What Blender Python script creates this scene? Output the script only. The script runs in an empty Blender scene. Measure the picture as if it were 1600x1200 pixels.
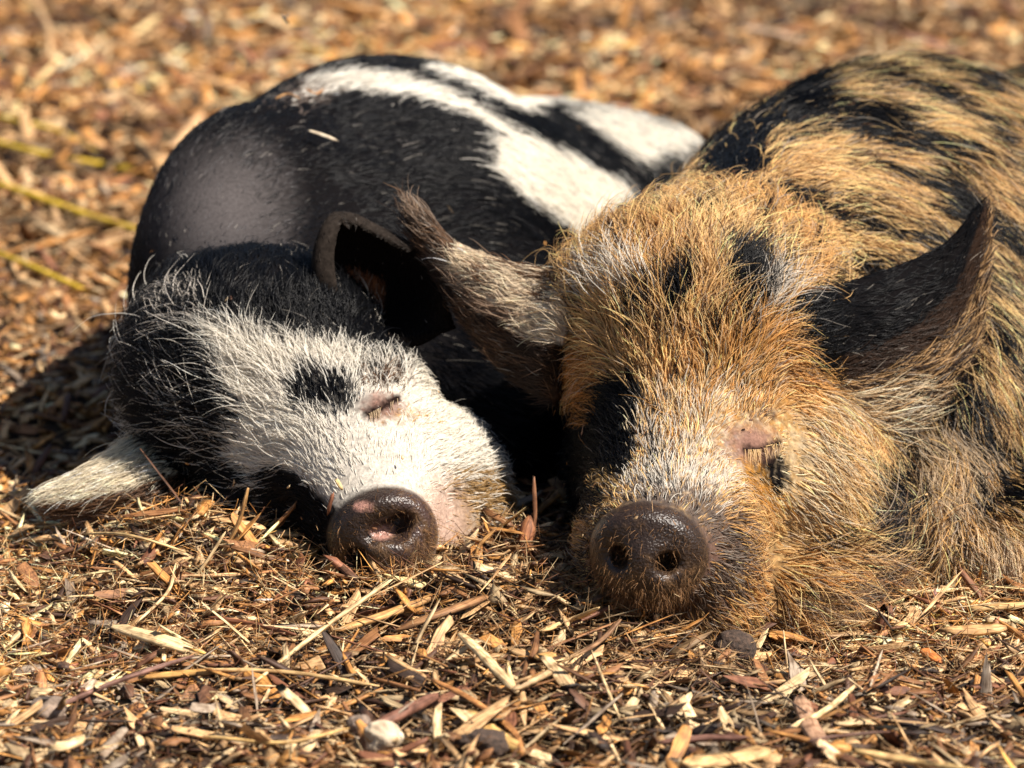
import bpy, math, random
import numpy as np
from mathutils import Vector, Matrix, kdtree

S = bpy.context.scene
COL = S.collection
rng = np.random.default_rng(11)
random.seed(11)

# ---------------------------------------------------------------- camera
CAM = np.array([0.0, -3.0, 0.90])
PITCH = math.radians(14.0)
LENS, SENSOR = 135.0, 36.0
cam_d = bpy.data.cameras.new('camera')
cam_d.lens = LENS
cam_d.sensor_width = SENSOR
cam_d.clip_start = 0.05
cam_d.clip_end = 200
cam = bpy.data.objects.new('camera', cam_d)
COL.objects.link(cam)
cam.location = CAM
cam.rotation_euler = (math.radians(90) - PITCH, 0, 0)
cam_d.dof.use_dof = True
cam_d.dof.focus_distance = 2.95
cam_d.dof.aperture_fstop = 6.6
S.camera = cam

# ---------------------------------------------------------------- light
SUN_ELEV, SUN_AZ = math.radians(54), math.radians(111)     # azimuth from +Y (away from camera) clockwise, so 90 = from the right
sd = np.array([math.sin(SUN_AZ) * math.cos(SUN_ELEV), math.cos(SUN_AZ) * math.cos(SUN_ELEV), math.sin(SUN_ELEV)])
w = bpy.data.worlds.new('World')
S.world = w
w.use_nodes = True
nt = w.node_tree
bg = nt.nodes['Background']
sky = nt.nodes.new('ShaderNodeTexSky')
sky.sky_type = 'NISHITA'
sky.sun_disc = False
sky.sun_elevation = SUN_ELEV
sky.sun_rotation = SUN_AZ
nt.links.new(sky.outputs['Color'], bg.inputs['Color'])
bg.inputs['Strength'].default_value = 0.05
sun_d = bpy.data.lights.new('sun', 'SUN')
sun_d.energy = 5.0
sun_d.angle = math.radians(0.6)
sun_d.color = (1.0, 0.915, 0.815)
sun = bpy.data.objects.new('sun', sun_d)
COL.objects.link(sun)
sun.rotation_euler = Vector(tuple(sd)).to_track_quat('Z', 'Y').to_euler()
sun.location = (2, -1, 4)
S.view_settings.view_transform = 'Standard'
S.view_settings.look = 'None'
S.view_settings.gamma = 1
S.view_settings.use_curve_mapping = False
S.view_settings.exposure = 1.02
S.render.engine = 'CYCLES'
S.cycles.max_bounces = 14
S.cycles.transmission_bounces = 14
S.cycles.glossy_bounces = 6
S.cycles.diffuse_bounces = 4
S.cycles_curves.shape = 'RIBBONS'
S.cycles_curves.subdivisions = 2

# ---------------------------------------------------------------- helpers
FW = np.array([0, math.cos(PITCH), -math.sin(PITCH)])
UP = np.array([0, math.sin(PITCH), math.cos(PITCH)])
RT = np.array([1.0, 0, 0])
KPX = SENSOR / 1600 / LENS


def P(px, py, y):
    """Point of the place seen at (px, py) of the 1600 x 1200 photograph, at depth y."""
    d = FW + RT * (px - 800) * KPX - UP * (py - 600) * KPX
    return CAM + d * ((y - CAM[1]) / d[1])


def G(px, py, z=0.0):
    d = FW + RT * (px - 800) * KPX - UP * (py - 600) * KPX
    return CAM + d * ((z - CAM[2]) / d[2])


def image_px(p):
    """Image pixels of points p, projected through the camera; markings are placed in these."""
    q = p - CAM
    f = q @ FW
    return np.stack([800 + (q @ RT) / f / KPX, 600 - (q @ UP) / f / KPX], -1)


def tag(o, label=None, cat=None, group=None, kind=None):
    if label: o['label'] = label
    if cat: o['category'] = cat
    if group: o['group'] = group
    if kind: o['kind'] = kind
    return o


def mesh_np(name, V, F4=None, F3=None, smooth=True):
    """Mesh from arrays of quads and / or triangles."""
    me = bpy.data.meshes.new(name)
    V = np.asarray(V, np.float32)
    n4 = 0 if F4 is None else len(F4)
    n3 = 0 if F3 is None else len(F3)
    loops = []
    if n4: loops.append(np.asarray(F4, np.int32).ravel())
    if n3: loops.append(np.asarray(F3, np.int32).ravel())
    loops = np.concatenate(loops)
    me.vertices.add(len(V))
    me.vertices.foreach_set('co', V.ravel())
    me.loops.add(len(loops))
    me.loops.foreach_set('vertex_index', loops)
    me.polygons.add(n4 + n3)
    st = np.concatenate([np.arange(n4) * 4, n4 * 4 + np.arange(n3) * 3]).astype(np.int32)
    me.polygons.foreach_set('loop_start', st)
    if smooth:
        me.polygons.foreach_set('use_smooth', np.ones(n4 + n3, bool))
    me.update(calc_edges=True)
    return me


def attr_color(me, name, C, domain='POINT'):
    a = me.attributes.new(name, 'FLOAT_COLOR', domain)
    C = np.asarray(C, np.float32)
    if C.shape[1] == 3:
        C = np.concatenate([C, np.ones((len(C), 1), np.float32)], 1)
    a.data.foreach_set('color', C.ravel())


def attr_vec(me, name, C):
    a = me.attributes.new(name, 'FLOAT_VECTOR', 'POINT')
    a.data.foreach_set('vector', np.asarray(C, np.float32).ravel())


def attr_f(me, name, C):
    a = me.attributes.new(name, 'FLOAT', 'POINT')
    a.data.foreach_set('value', np.asarray(C, np.float32).ravel())


def link(o, parent=None, loc=None):
    COL.objects.link(o)
    if parent: o.parent = parent
    if loc is not None: o.location = loc
    return o


def hash3(i, j, k, seed):
    h = (i * 374761393 + j * 668265263 + k * 2147483647 + seed * 144665) & 0xffffffff
    h = ((h ^ (h >> 13)) * 1274126177) & 0xffffffff
    return ((h ^ (h >> 16)) & 0xffff) / 65535.0


def vnoise(p, scale, seed=0):
    """Value noise in [-1, 1] at points p (N, 2 or 3)."""
    p = np.asarray(p, float) * scale
    if p.shape[1] == 2: p = np.concatenate([p, np.zeros((len(p), 1))], 1)
    i = np.floor(p).astype(np.int64)
    f = p - i
    f = f * f * (3 - 2 * f)
    r = 0
    for a in (0, 1):
        for b in (0, 1):
            for c in (0, 1):
                wgt = (f[:, 0] if a else 1 - f[:, 0]) * (f[:, 1] if b else 1 - f[:, 1]) * (f[:, 2] if c else 1 - f[:, 2])
                r = r + wgt * hash3(i[:, 0] + a, i[:, 1] + b, i[:, 2] + c, seed)
    return r * 2 - 1


# ---------------------------------------------------------------- implicit surfaces
def smin(a, b, k):
    h = np.clip(0.5 + 0.5 * (b - a) / k, 0, 1)
    return b + (a - b) * h - k * h * (1 - h)


def rot_axes(f, roll=0.0):
    """Orthonormal frame with third axis f."""
    f = np.asarray(f, float); f = f / np.linalg.norm(f)
    up = np.array([0, 0, 1.0])
    r = np.cross(up, f)
    r = r / np.linalg.norm(r)
    u = np.cross(f, r)
    c, s = math.cos(roll), math.sin(roll)
    return np.stack([c * r + s * u, -s * r + c * u, f])


def d_ell(p, c, rad, R=None):
    q = p - c
    if R is not None: q = q @ np.asarray(R).T
    rad = np.asarray(rad, float)
    k0 = np.linalg.norm(q / rad, axis=1)
    k1 = np.linalg.norm(q / rad ** 2, axis=1) + 1e-9
    return k0 * (k0 - 1) / k1


def d_cone(p, a, ra, b, rb):
    ab = b - a
    t = np.clip(((p - a) @ ab) / (ab @ ab), 0, 1)
    return np.linalg.norm(p - a - t[:, None] * ab, axis=1) - (ra + (rb - ra) * t)


def surface_nets(sdf, lo, hi, h, B=8):
    lo = np.asarray(lo, float); hi = np.asarray(hi, float)
    nb = np.ceil((hi - lo) / (h * B)).astype(int)
    n = nb * B
    ci = np.stack(np.meshgrid(*[np.arange(m) for m in nb], indexing='ij'), -1).reshape(-1, 3)
    cc = lo + (ci + 0.5) * h * B
    dc = sdf(cc)
    full = np.repeat(np.repeat(np.repeat(dc.reshape(nb).astype(np.float32), B, 0), B, 1), B, 2)
    near = np.abs(dc) < h * B * 1.9
    loc = np.stack(np.meshgrid(*[np.arange(B)] * 3, indexing='ij'), -1).reshape(-1, 3)
    kept = ci[near]
    for s in range(0, len(kept), 800):
        kk = kept[s:s + 800]
        idx = (kk[:, None, :] * B + loc[None]).reshape(-1, 3)
        v = sdf(lo + idx * h)
        full[idx[:, 0], idx[:, 1], idx[:, 2]] = v
    ins = full < 0
    cnt = np.zeros(np.array(full.shape) - 1, np.int8)
    for a in (0, 1):
        for b in (0, 1):
            for c in (0, 1):
                cnt += ins[a:full.shape[0] - 1 + a, b:full.shape[1] - 1 + b, c:full.shape[2] - 1 + c]
    act = np.argwhere((cnt > 0) & (cnt < 8))
    ids = np.full(cnt.shape, -1, np.int32)
    ids[act[:, 0], act[:, 1], act[:, 2]] = np.arange(len(act))
    acc = np.zeros((len(act), 3)); num = np.zeros(len(act))
    corners = [(a, b, c) for a in (0, 1) for b in (0, 1) for c in (0, 1)]
    val = {k: full[act[:, 0] + k[0], act[:, 1] + k[1], act[:, 2] + k[2]] for k in corners}
    for k in corners:
        for ax in range(3):
            if k[ax] == 0:
                m = list(k); m[ax] = 1; m = tuple(m)
                a, b = val[k], val[m]
                cr = (a < 0) != (b < 0)
                t = np.where(cr, a / np.where(cr, a - b, 1), 0)
                pt = np.tile(np.array(k, float), (len(act), 1))
                pt[:, ax] = t
                acc += pt * cr[:, None]; num += cr
    V = lo + (act + acc / num[:, None]) * h
    quads = []
    for ax in range(3):
        sl0 = [slice(None)] * 3; sl1 = [slice(None)] * 3
        sl0[ax] = slice(0, -1); sl1[ax] = slice(1, None)
        e = np.argwhere(ins[tuple(sl0)] != ins[tuple(sl1)])
        o1, o2 = (ax + 1) % 3, (ax + 2) % 3
        e = e[(e[:, o1] > 0) & (e[:, o2] > 0) & (e[:, o1] < cnt.shape[o1]) & (e[:, o2] < cnt.shape[o2]) & (e[:, ax] < cnt.shape[ax])]
        fl = ins[e[:, 0], e[:, 1], e[:, 2]]
        def at(d1, d2):
            q = e.copy(); q[:, o1] += d1; q[:, o2] += d2
            return ids[q[:, 0], q[:, 1], q[:, 2]]
        q = np.stack([at(-1, -1), at(0, -1), at(0, 0), at(-1, 0)], 1)
        q[~fl] = q[~fl][:, ::-1]
        quads.append(q)
    Q = np.concatenate(quads)
    return V, Q[(Q >= 0).all(1)]


def relax(V, Q, it, lam=0.5):
    for _ in range(it):
        acc = np.zeros_like(V); n = np.zeros(len(V))
        for a in range(4):
            b = (a + 1) % 4
            for s, d in ((a, b), (b, a)):
                for x in range(3):
                    acc[:, x] += np.bincount(Q[:, s], V[Q[:, d], x], len(V))
                n += np.bincount(Q[:, s], minlength=len(V))
        V = V + lam * (acc / np.maximum(n, 1)[:, None] - V)
    return V


def vnormals(V, Q):
    a, b, c, d = (V[Q[:, i]] for i in range(4))
    fn = np.cross(c - a, d - b)
    N = np.zeros_like(V)
    for i in range(4):
        for x in range(3):
            N[:, x] += np.bincount(Q[:, i], fn[:, x], len(V))
    return N / (np.linalg.norm(N, axis=1)[:, None] + 1e-12)


def cr_resample(A, n):
    """Catmull-Rom resampling of A along its first axis to n samples."""
    m = len(A)
    t = np.linspace(0, m - 1, n)
    i = np.minimum(t.astype(int), m - 2)
    f = (t - i).reshape(-1, *([1] * (A.ndim - 1)))
    Ae = np.concatenate([2 * A[:1] - A[1:2], A, 2 * A[-1:] - A[-2:-1]])
    p0, p1, p2, p3 = Ae[i], Ae[i + 1], Ae[i + 2], Ae[i + 3]
    return 0.5 * (2 * p1 + (p2 - p0) * f + (2 * p0 - 5 * p1 + 4 * p2 - p3) * f ** 2 + (3 * p1 - p0 - 3 * p2 + p3) * f ** 3)


def shell(rows, thick, nu=34, nv=34):
    """Closed thin shell over a grid of control points (an ear)."""
    A = np.array([[P(*c) for c in r] for r in rows])
    A = cr_resample(A, nv)
    A = cr_resample(A.transpose(1, 0, 2), nu).transpose(1, 0, 2)
    du = np.gradient(A, axis=1); dv = np.gradient(A, axis=0)
    N = np.cross(du, dv)
    N /= np.linalg.norm(N, axis=2)[..., None] + 1e-9
    if (N @ np.array([0, -1.0, 0.2])).mean() < 0: N = -N; flip = True
    else: flip = False
    u = np.linspace(0, 1, nu)[None, :]; v = np.linspace(0, 1, nv)[:, None]
    e = np.minimum(np.minimum(u, 1 - u) * 8, (1 - v) * 8).clip(0, 1)
    t = thick * (0.25 + 0.75 * np.sqrt(1 - (1 - e) ** 2)) * (1.6 - 0.8 * v)
    X1 = (A + N * t[..., None] / 2).reshape(-1, 3); X2 = (A - N * t[..., None] / 2).reshape(-1, 3)
    M = nu * nv
    idx = np.arange(M).reshape(nv, nu)
    q = np.stack([idx[:-1, :-1], idx[:-1, 1:], idx[1:, 1:], idx[1:, :-1]], -1).reshape(-1, 4)
    if flip: q = q[:, ::-1]
    ring = np.concatenate([idx[0, :-1], idx[:-1, -1], idx[-1, :0:-1], idx[:0:-1, 0]])
    nx = np.roll(ring, -1)
    rq = np.stack([ring, ring + M, nx + M, nx], 1)
    if flip: rq = rq[:, ::-1]
    V = np.concatenate([X1, X2])
    Q = np.concatenate([q, q[:, ::-1] + M, rq])
    uv = np.concatenate([np.stack([np.broadcast_to(u, (nv, nu)), np.broadcast_to(v, (nv, nu))], -1).reshape(-1, 2)] * 2)
    side = np.concatenate([np.ones(M), np.zeros(M)])
    return V, Q, uv, side

# ---------------------------------------------------------------- the pigs' forms
def nose_frame(c, fwd, up_px):
    """Axes (right, up, forward) of a snout whose top points along up_px on the picture plane."""
    f = np.asarray(fwd, float); f /= np.linalg.norm(f)
    u = RT * up_px[0] - UP * up_px[1]
    u = u - f * (u @ f); u /= np.linalg.norm(u)
    r = np.cross(u, f)
    return np.stack([r, u, f])


class Pig:
    pass


L = Pig()
L.nc = P(597, 842, -0.120)
L.nf = nose_frame(L.nc, (0.10, -0.97, -0.20), (-0.55, -0.83))
L.head = [
    ('cone', P(600, 840, -0.100), .043, P(566, 745, -0.03), .061, .03),
    ('cone', P(566, 745, -0.03), .059, P(440, 620, .07), .092, .03),
    ('ell', P(395, 600, .09), (.098, .10, .098), None, .04),
    ('ell', P(672, 750, 0.02), (.060, .07, .062), None, .04),
    ('ell', P(715, 852, -0.01), (.050, .06, .042), None, .03),
    ('ell', P(440, 800, 0.01), (.052, .06, .062), None, .03),
    ('ell', P(590, 600, .03), (.035, .03, .028), None, .03),
]
L.body = [
    ('cone', P(400, 570, .14), .095, P(450, 480, .34), .12, .06),
    ('ell', P(390, 440, .40), (.105, .19, .155), None, .05),
    ('ell', P(600, 400, .60), (.200, .34, .185), None, .07),
    ('ell', P(830, 360, .85), (.19, .30, .126), None, .07),
    ('ell', P(1000, 330, 1.0), (.10, .20, .090), None, .05),
    ('ell', P(760, 640, .34), (.12, .20, .12), None, .06),
]
L.cuts = [
    (L.nc + L.nf[0] * .0185 + L.nf[1] * .004 + L.nf[2] * .010, (.0120, .0085, .020), .006),
    (L.nc + L.nf[0] * .0050 + L.nf[1] * .013 + L.nf[2] * .018, (.0120, .0060, .016), .008),
    (L.nc - L.nf[0] * .0205 - L.nf[1] * .0005 + L.nf[2] * .012, (.0085, .0115, .020), .006),
]
L.discr = (.0420, .0365)
L.ears = [
    ('ear_black', [
        [(535, 500, .060), (500, 490, .072), (522, 525, .085), (575, 545, .080), (640, 540, .080), (712, 512, .088)],
        [(528, 455, .062), (494, 440, .066), (520, 470, .105), (585, 490, .125), (640, 480, .115), (696, 468, .080)],
        [(522, 405, .066), (495, 395, .070), (525, 415, .115), (590, 440, .135), (640, 435, .120), (690, 432, .083)],
        [(527, 366, .072), (507, 356, .078), (535, 372, .110), (590, 395, .120), (630, 402, .110), (676, 402, .088)],
        [(536, 345, .080), (522, 336, .088), (550, 338, .100), (580, 352, .104), (612, 368, .100), (652, 388, .092)],
        [(545, 358, .078), (535, 346, .082), (555, 350, .086), (580, 362, .090), (606, 376, .090), (640, 394, .088)]], .0055),
    ('ear_white', [
        [(255, 660, .06), (270, 700, .04), (285, 745, .02), (295, 790, .03)],
        [(205, 685, .05), (225, 720, .02), (240, 760, .0), (250, 800, .015)],
        [(150, 722, .03), (165, 745, .005), (180, 775, -.01), (185, 808, .0)],
        [(100, 750, .02), (110, 765, .0), (118, 785, -.01), (125, 812, -.005)],
        [(66, 765, .01), (68, 775, .0), (72, 788, -.005), (80, 800, -.003)]], .008),
]

R_ = Pig()
R_.nc = P(1010, 866, -0.215)
R_.nf = nose_frame(R_.nc, (-0.12, -0.97, -0.18), (0.10, -0.99))
R_.head = [
    ('cone', P(1014, 866, -0.195), .044, P(1040, 845, -0.14), .063, .02),
    ('cone', P(1045, 840, -0.13), .066, P(1075, 740, -0.05), .075, .03),
    ('cone', P(1060, 760, -0.06), .070, P(1090, 570, .03), .098, .03),
    ('ell', P(1095, 500, .05), (.108, .10, .095), None, .04),
    ('ell', P(1210, 650, .01), (.055, .06, .04), None, .03),
    ('ell', P(1258, 770, 0.0), (.072, .08, .076), None, .035),
    ('ell', P(1240, 945, -0.065), (.072, .07, .048), None, .03),
    ('ell', P(1330, 890, -0.02), (.058, .07, .060), None, .03),
    ('ell', P(1180, 700, -0.015), (.030, .03, .022), None, .02),
    ('ell', P(1085, 935, -0.13), (.050, .06, .028), None, .02),
    ('ell', P(962, 745, 0.0), (.036, .05, .065), None, .03),
]
R_.body = [
    ('cone', P(1150, 460, .14), .100, P(1285, 415, .35), .145, .05),
    ('ell', P(1420, 440, .52), (.205, .34, .205), None, .08),
    ('ell', P(1670, 420, .80), (.21, .34, .20), None, .08),
    ('ell', P(1480, 690, .15), (.085, .13, .13), None, .06),
    ('ell', P(1455, 815, .04), (.068, .08, .080), None, .018),
    ('ell', P(1650, 855, .01), (.135, .11, .062), None, .02),
]
R_.cuts = [
    (R_.nc + R_.nf[0] * .0160 + R_.nf[1] * .001 + R_.nf[2] * .012, (.0085, .0085, .020), .006),
    (R_.nc - R_.nf[0] * .0190 + R_.nf[1] * .001 + R_.nf[2] * .012, (.0066, .0080, .020), .006),
]
R_.discr = (.0420, .0365)
R_.ears = [
    ('ear_right', [
        [(1235, 470, .03), (1250, 520, .015), (1280, 575, .0), (1310, 630, -.005), (1360, 690, -.005)],
        [(1330, 440, .045), (1345, 490, .025), (1370, 545, .018), (1400, 605, .018), (1430, 665, .02)],
        [(1410, 412, .060), (1425, 455, .048), (1450, 505, .042), (1475, 555, .042), (1488, 605, .045)],
        [(1475, 380, .075), (1490, 405, .070), (1507, 440, .066), (1520, 480, .066), (1527, 520, .068)],
        [(1527, 322, .09), (1533, 320, .09), (1540, 325, .09), (1546, 335, .09), (1550, 345, .09)]], .007),
    ('ear_left', [
        [(925, 425, .05), (905, 470, .02), (885, 525, .0), (875, 580, .0), (870, 635, .0)],
        [(850, 420, .06), (835, 460, .04), (820, 500, .03), (808, 545, .03), (800, 590, .035)],
        [(770, 402, .075), (760, 430, .06), (750, 460, .055), (742, 490, .055), (738, 520, .06)],
        [(710, 375, .09), (700, 395, .08), (695, 415, .08), (692, 432, .08), (692, 450, .085)],
        [(672, 335, .10), (655, 325, .10), (640, 322, .10), (640, 340, .10), (650, 365, .10)]], .007),
]


def group_sdf(p, prims):
    d = None
    for q in prims:
        e = d_ell(p, q[1], q[2], q[3]) if q[0] == 'ell' else d_cone(p, q[1], q[2], q[3], q[4])
        d = e if d is None else smin(d, e, q[-1])
    return d


L.lobes = [(L.nc + L.nf[0] * .014 - L.nf[1] * .013, (.014, .011, .009), .008), (L.nc - L.nf[0] * .012 + L.nf[1] * .012, (.010, .012, .0075), .008)]
R_.lobes = [(R_.nc + R_.nf[0] * .006 - R_.nf[1] * .008, (.010, .009, .0085), .008), (R_.nc - R_.nf[0] * .003 + R_.nf[1] * .020, (.028, .010, .008), .008)]


def disc_sdf(p, pig):
    q = (p - pig.nc) @ pig.nf.T
    rr = np.sqrt((q[:, 0] / pig.discr[0]) ** 2 + (q[:, 1] / pig.discr[1]) ** 2) * pig.discr[1]
    # flat pad with a rolled rim, a shallow hollow in the middle
    dr = rr - pig.discr[1] * 0.86
    face = q[:, 2] - 0.004 - 0.0035 * np.exp(-((rr / pig.discr[1] - 0.82) / 0.16) ** 2) + 0.002 * np.exp(-(q[:, 1] / 0.02) ** 2)
    dz = np.maximum(face, -0.030 - q[:, 2])
    rad = 0.0055
    a = np.maximum(dr, 0); b = np.maximum(dz + rad, 0)
    return np.sqrt(a ** 2 + b ** 2) + np.minimum(np.maximum(dr, dz + rad), 0) - rad


def pig_sdf(pig):
    def f(p):
        d = smin(group_sdf(p, pig.head), group_sdf(p, pig.body), .05)
        d = smin(d, disc_sdf(p, pig), .008)
        for c, r, k in pig.lobes:
            d = smin(d, d_ell(p, c, r, pig.nf), k)
        for c, r, k in pig.cuts:
            e = d_ell(p, c, r, pig.nf)
            d = -smin(-d, e, k)
        for s in getattr(pig, 'slits', ()):
            e = d_cone(p, s[0], s[1], s[2], s[3])
            d = -smin(-d, e, s[4])
        return d
    return f


def build_form(pig, lo, hi, h):
    V, Q = surface_nets(pig_sdf(pig), lo, hi, h)
    V = relax(V, Q, 2, 0.4)
    part = np.where(group_sdf(V, pig.head) - 0.01 < group_sdf(V, pig.body), 0, 1)     # 0 head, 1 body, 2.. ears
    Vs, Qs, Ps, UVs, Ss = [V], [Q], [part], [np.zeros((len(V), 2))], [np.ones(len(V))]
    n = len(V)
    for i, (nm, rows, th) in enumerate(pig.ears):
        v, q, uv, side = shell(rows, th)
        Vs.append(v); Qs.append(q + n); Ps.append(np.full(len(v), 2 + i)); UVs.append(uv); Ss.append(side)
        n += len(v)
    pig.V = np.concatenate(Vs); pig.Q = np.concatenate(Qs); pig.part = np.concatenate(Ps)
    pig.uv = np.concatenate(UVs); pig.side = np.concatenate(Ss)
    pig.N = vnormals(pig.V, pig.Q)
    return pig



def hit(pig, px, py, y0=-.35, y1=1.0):
    """First point of the pig's hide along the line of sight through (px, py)."""
    ys = np.linspace(y0, y1, 700)
    pts = np.array([P(px, py, y) for y in ys])
    d = np.minimum(group_sdf(pts, pig.head), group_sdf(pts, pig.body))
    k = np.argmax(d < 0)
    return pts[k]


def lids(pig, a, b, m, rl):
    """A closed eye: two swollen lids and the slit between them."""
    A, B, M = hit(pig, *a), hit(pig, *b), hit(pig, *m)
    up = UP * rl * .9
    pig.head.append(('cone', (A * 2 + M) / 3 + up + FW * rl * .95, rl, (B * 2 + M) / 3 + up + FW * rl * .95, rl, .014))
    pig.head.append(('cone', (A + M) / 2 - up * .9 + FW * rl * .75, rl * .8, (B + M) / 2 - up * .9 + FW * rl * .75, rl * .8, .012))
    n = 9
    px = cr_resample(np.array([a, m, b], float), n)
    S_ = np.array([hit(pig, *p) for p in px])
    pig.slits = [(S_[k], .0013, S_[k + 1], .0013, .0025) for k in range(n - 1)]
    pig.eye = S_


lids(L, (572, 648), (622, 622), (596, 636), .009)
lids(R_, (1164, 702), (1218, 690), (1190, 701), .0045)

build_form(L, (-0.42, -0.20, -0.12), (0.42, 1.25, 0.50), .004)
build_form(R_, (-0.02, -0.30, -0.12), (0.85, 1.25, 0.52), .004)

# ---------------------------------------------------------------- ground shape
def ground_z(x, y):
    x = np.asarray(x, float); y = np.asarray(y, float)
    p = np.stack([x.ravel(), y.ravel()], -1)
    near = np.clip(1.2 - np.abs(p[:, 1]) * .25, .4, 1)
    z = .010 * vnoise(p, 3.1, 1) + .010 * vnoise(p, 8.0, 2) + .0065 * vnoise(p, 19, 3) * near
    for cx, cy, sx, sy, h in MOUNDS:
        z = z + h * np.exp(-((p[:, 0] - cx) / sx) ** 2 - ((p[:, 1] - cy) / sy) ** 2)
    return z.reshape(x.shape)


def gm(px, py, sx, sy, h):
    g = G(px, py)
    return (g[0], g[1], sx, sy, h)


MOUNDS = [
    gm(300, 900, .085, .07, .054), gm(420, 960, .09, .06, .018), gm(600, 982, .15, .045, .012),
    gm(795, 900, .055, .055, .052), gm(690, 940, .06, .035, .014), gm(480, 935, .06, .04, .014), gm(980, 1000, .10, .05, .026),
    gm(1240, 985, .10, .09, -.042), gm(1500, 960, .12, .06, .006),
    gm(100, 700, .14, .15, -.012), gm(560, 1000, .10, .03, -.010), gm(880, 880, .05, .05, -.02),
]

# ---------------------------------------------------------------- coats
BLACK = np.array([.0024, .0028, .0042]); WHITE = np.array([.84, .79, .69]); CREAM = np.array([.72, .58, .38])
GINGER = np.array([.60, .30, .080]); LGING = np.array([.84, .56, .245]); RUST = np.array([.50, .22, .05])
BROWN = np.array([.14, .075, .040]); GREYW = np.array([.66, .60, .52]); DBROWN = np.array([.030, .017, .010])
BEIGE = np.array([.58, .43, .27]); PINK = np.array([.42, .21, .155]); GREYB = np.array([.20, .15, .12])


def in_poly(q, poly):
    """Signed distance (negative inside) of points q to polygon."""
    poly = np.asarray(poly, float)
    d = np.full(len(q), 1e9); ins = np.zeros(len(q), bool)
    for a, b in zip(poly, np.roll(poly, -1, 0)):
        e = b - a; wv = q - a
        t = np.clip((wv @ e) / (e @ e), 0, 1)
        d = np.minimum(d, ((wv - t[:, None] * e) ** 2).sum(1))
        c = (a[1] <= q[:, 1]) != (b[1] <= q[:, 1])
        xx = a[0] + (q[:, 1] - a[1]) / (e[1] if e[1] else 1e-9) * e[0]
        ins ^= c & (q[:, 0] < xx)
    d = np.sqrt(d)
    return np.where(ins, -d, d)


def d_line(q, pts):
    pts = np.asarray(pts, float); d = np.full(len(q), 1e9)
    for a, b in zip(pts[:-1], pts[1:]):
        e = b - a; wv = q - a
        t = np.clip((wv @ e) / (e @ e), 0, 1)
        d = np.minimum(d, np.linalg.norm(wv - t[:, None] * e, axis=1))
    return d


# (group, kind, shape, colour, share of hairs, softness in image pixels)
L_MARKS = [
    (0, 'p', [(170, 520), (190, 420), (260, 360), (330, 340), (420, 340), (540, 370), (600, 470), (730, 500), (730, 540), (600, 536), (520, 524), (430, 510), (390, 494), (330, 494), (290, 490)], BLACK, 1.0, 8),
    (0, 'p', [(150, 530), (225, 505), (285, 495), (306, 505), (328, 560), (360, 612), (372, 642), (350, 668), (338, 690), (355, 730), (410, 790), (400, 860), (320, 840), (265, 770), (215, 700), (150, 620)], BLACK, .95, 10),
    (0, 'p', [(232, 590), (262, 585), (300, 640), (350, 690), (345, 710), (290, 680), (250, 640)], WHITE * .9, .17, 14),
    (0, 'l', [(230, 560), (275, 640), (345, 720)], WHITE * .9, .13, (16, 16)),
    (0, 'l', [(290, 520), (330, 600), (375, 680)], WHITE * .9, .25, (10, 12)),
    (0, 'e', (268, 440, 40, 20), GREYW, .6, 12),
    (0, 'e', (262, 488, 45, 11), GREYW, .5, 9),
    (0, 'p', [(436, 592), (470, 566), (530, 572), (552, 590), (545, 645), (505, 636), (455, 628)], BLACK, .93, 12),
    (0, 'l', [(540, 585), (580, 565), (625, 560)], BLACK, .45, (9, 10)),
    (0, 'l', [(545, 625), (560, 650), (570, 668)], BLACK, .35, (6, 8)),
    (0, 'p', [(392, 740), (440, 730), (495, 765), (530, 800), (520, 860), (520, 930), (430, 930), (425, 850), (402, 800)], BLACK, 1.0, 7),
    (0, 'p', [(380, 800), (420, 815), (440, 860), (430, 930), (380, 930)], BEIGE, .85, 8),
    (0, 'e', (605, 578, 36, 20), BROWN, .6, 10),
    (0, 'e', (598, 636, 28, 20), PINK * .9, .7, 8),
    (0, 'e', (640, 650, 40, 10), np.array([.5, .27, .07]), .5, 8),
    (0, 'e', (690, 790, 34, 46), np.array([.66, .50, .40]), .6, 14),
    (0, 'p', [(712, 742), (800, 730), (860, 780), (860, 930), (660, 930), (655, 890), (695, 850), (705, 790)], np.array([.36, .225, .09]), .85, 18),
    (0, 'p', [(640, 560), (690, 545), (760, 640), (830, 740), (900, 700), (800, 480)], BLACK, 1.0, 10),
    (1, 'p', [(480, 116), (560, 104), (640, 114), (720, 146), (790, 186), (860, 225), (930, 265), (995, 297), (985, 330), (935, 400), (905, 372), (868, 335), (820, 305), (782, 268), (766, 218), (800, 214), (740, 184), (660, 148), (560, 136), (470, 150)], WHITE, 1.0, 6),
    (1, 'p', [(670, 98), (760, 101), (860, 116), (945, 143), (930, 165), (870, 160), (850, 178), (800, 165), (740, 132), (690, 115)], WHITE, 1.0, 6),
    (1, 'p', [(888, 165), (960, 172), (1040, 196), (1115, 212), (1090, 240), (1010, 262), (972, 235), (915, 190)], WHITE, .95, 9),
    (1, 'p', [(430, 150), (480, 118), (540, 135), (500, 160)], GREYB, .6, 8),
    (1, 'p', [(300, 255), (400, 225), (432, 280), (425, 405), (330, 425), (265, 395), (245, 320)], np.array([.085, .080, .082]), .8, 48),  # grey shoulder, with the sleek coat's sheen put into its colour
]
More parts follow.
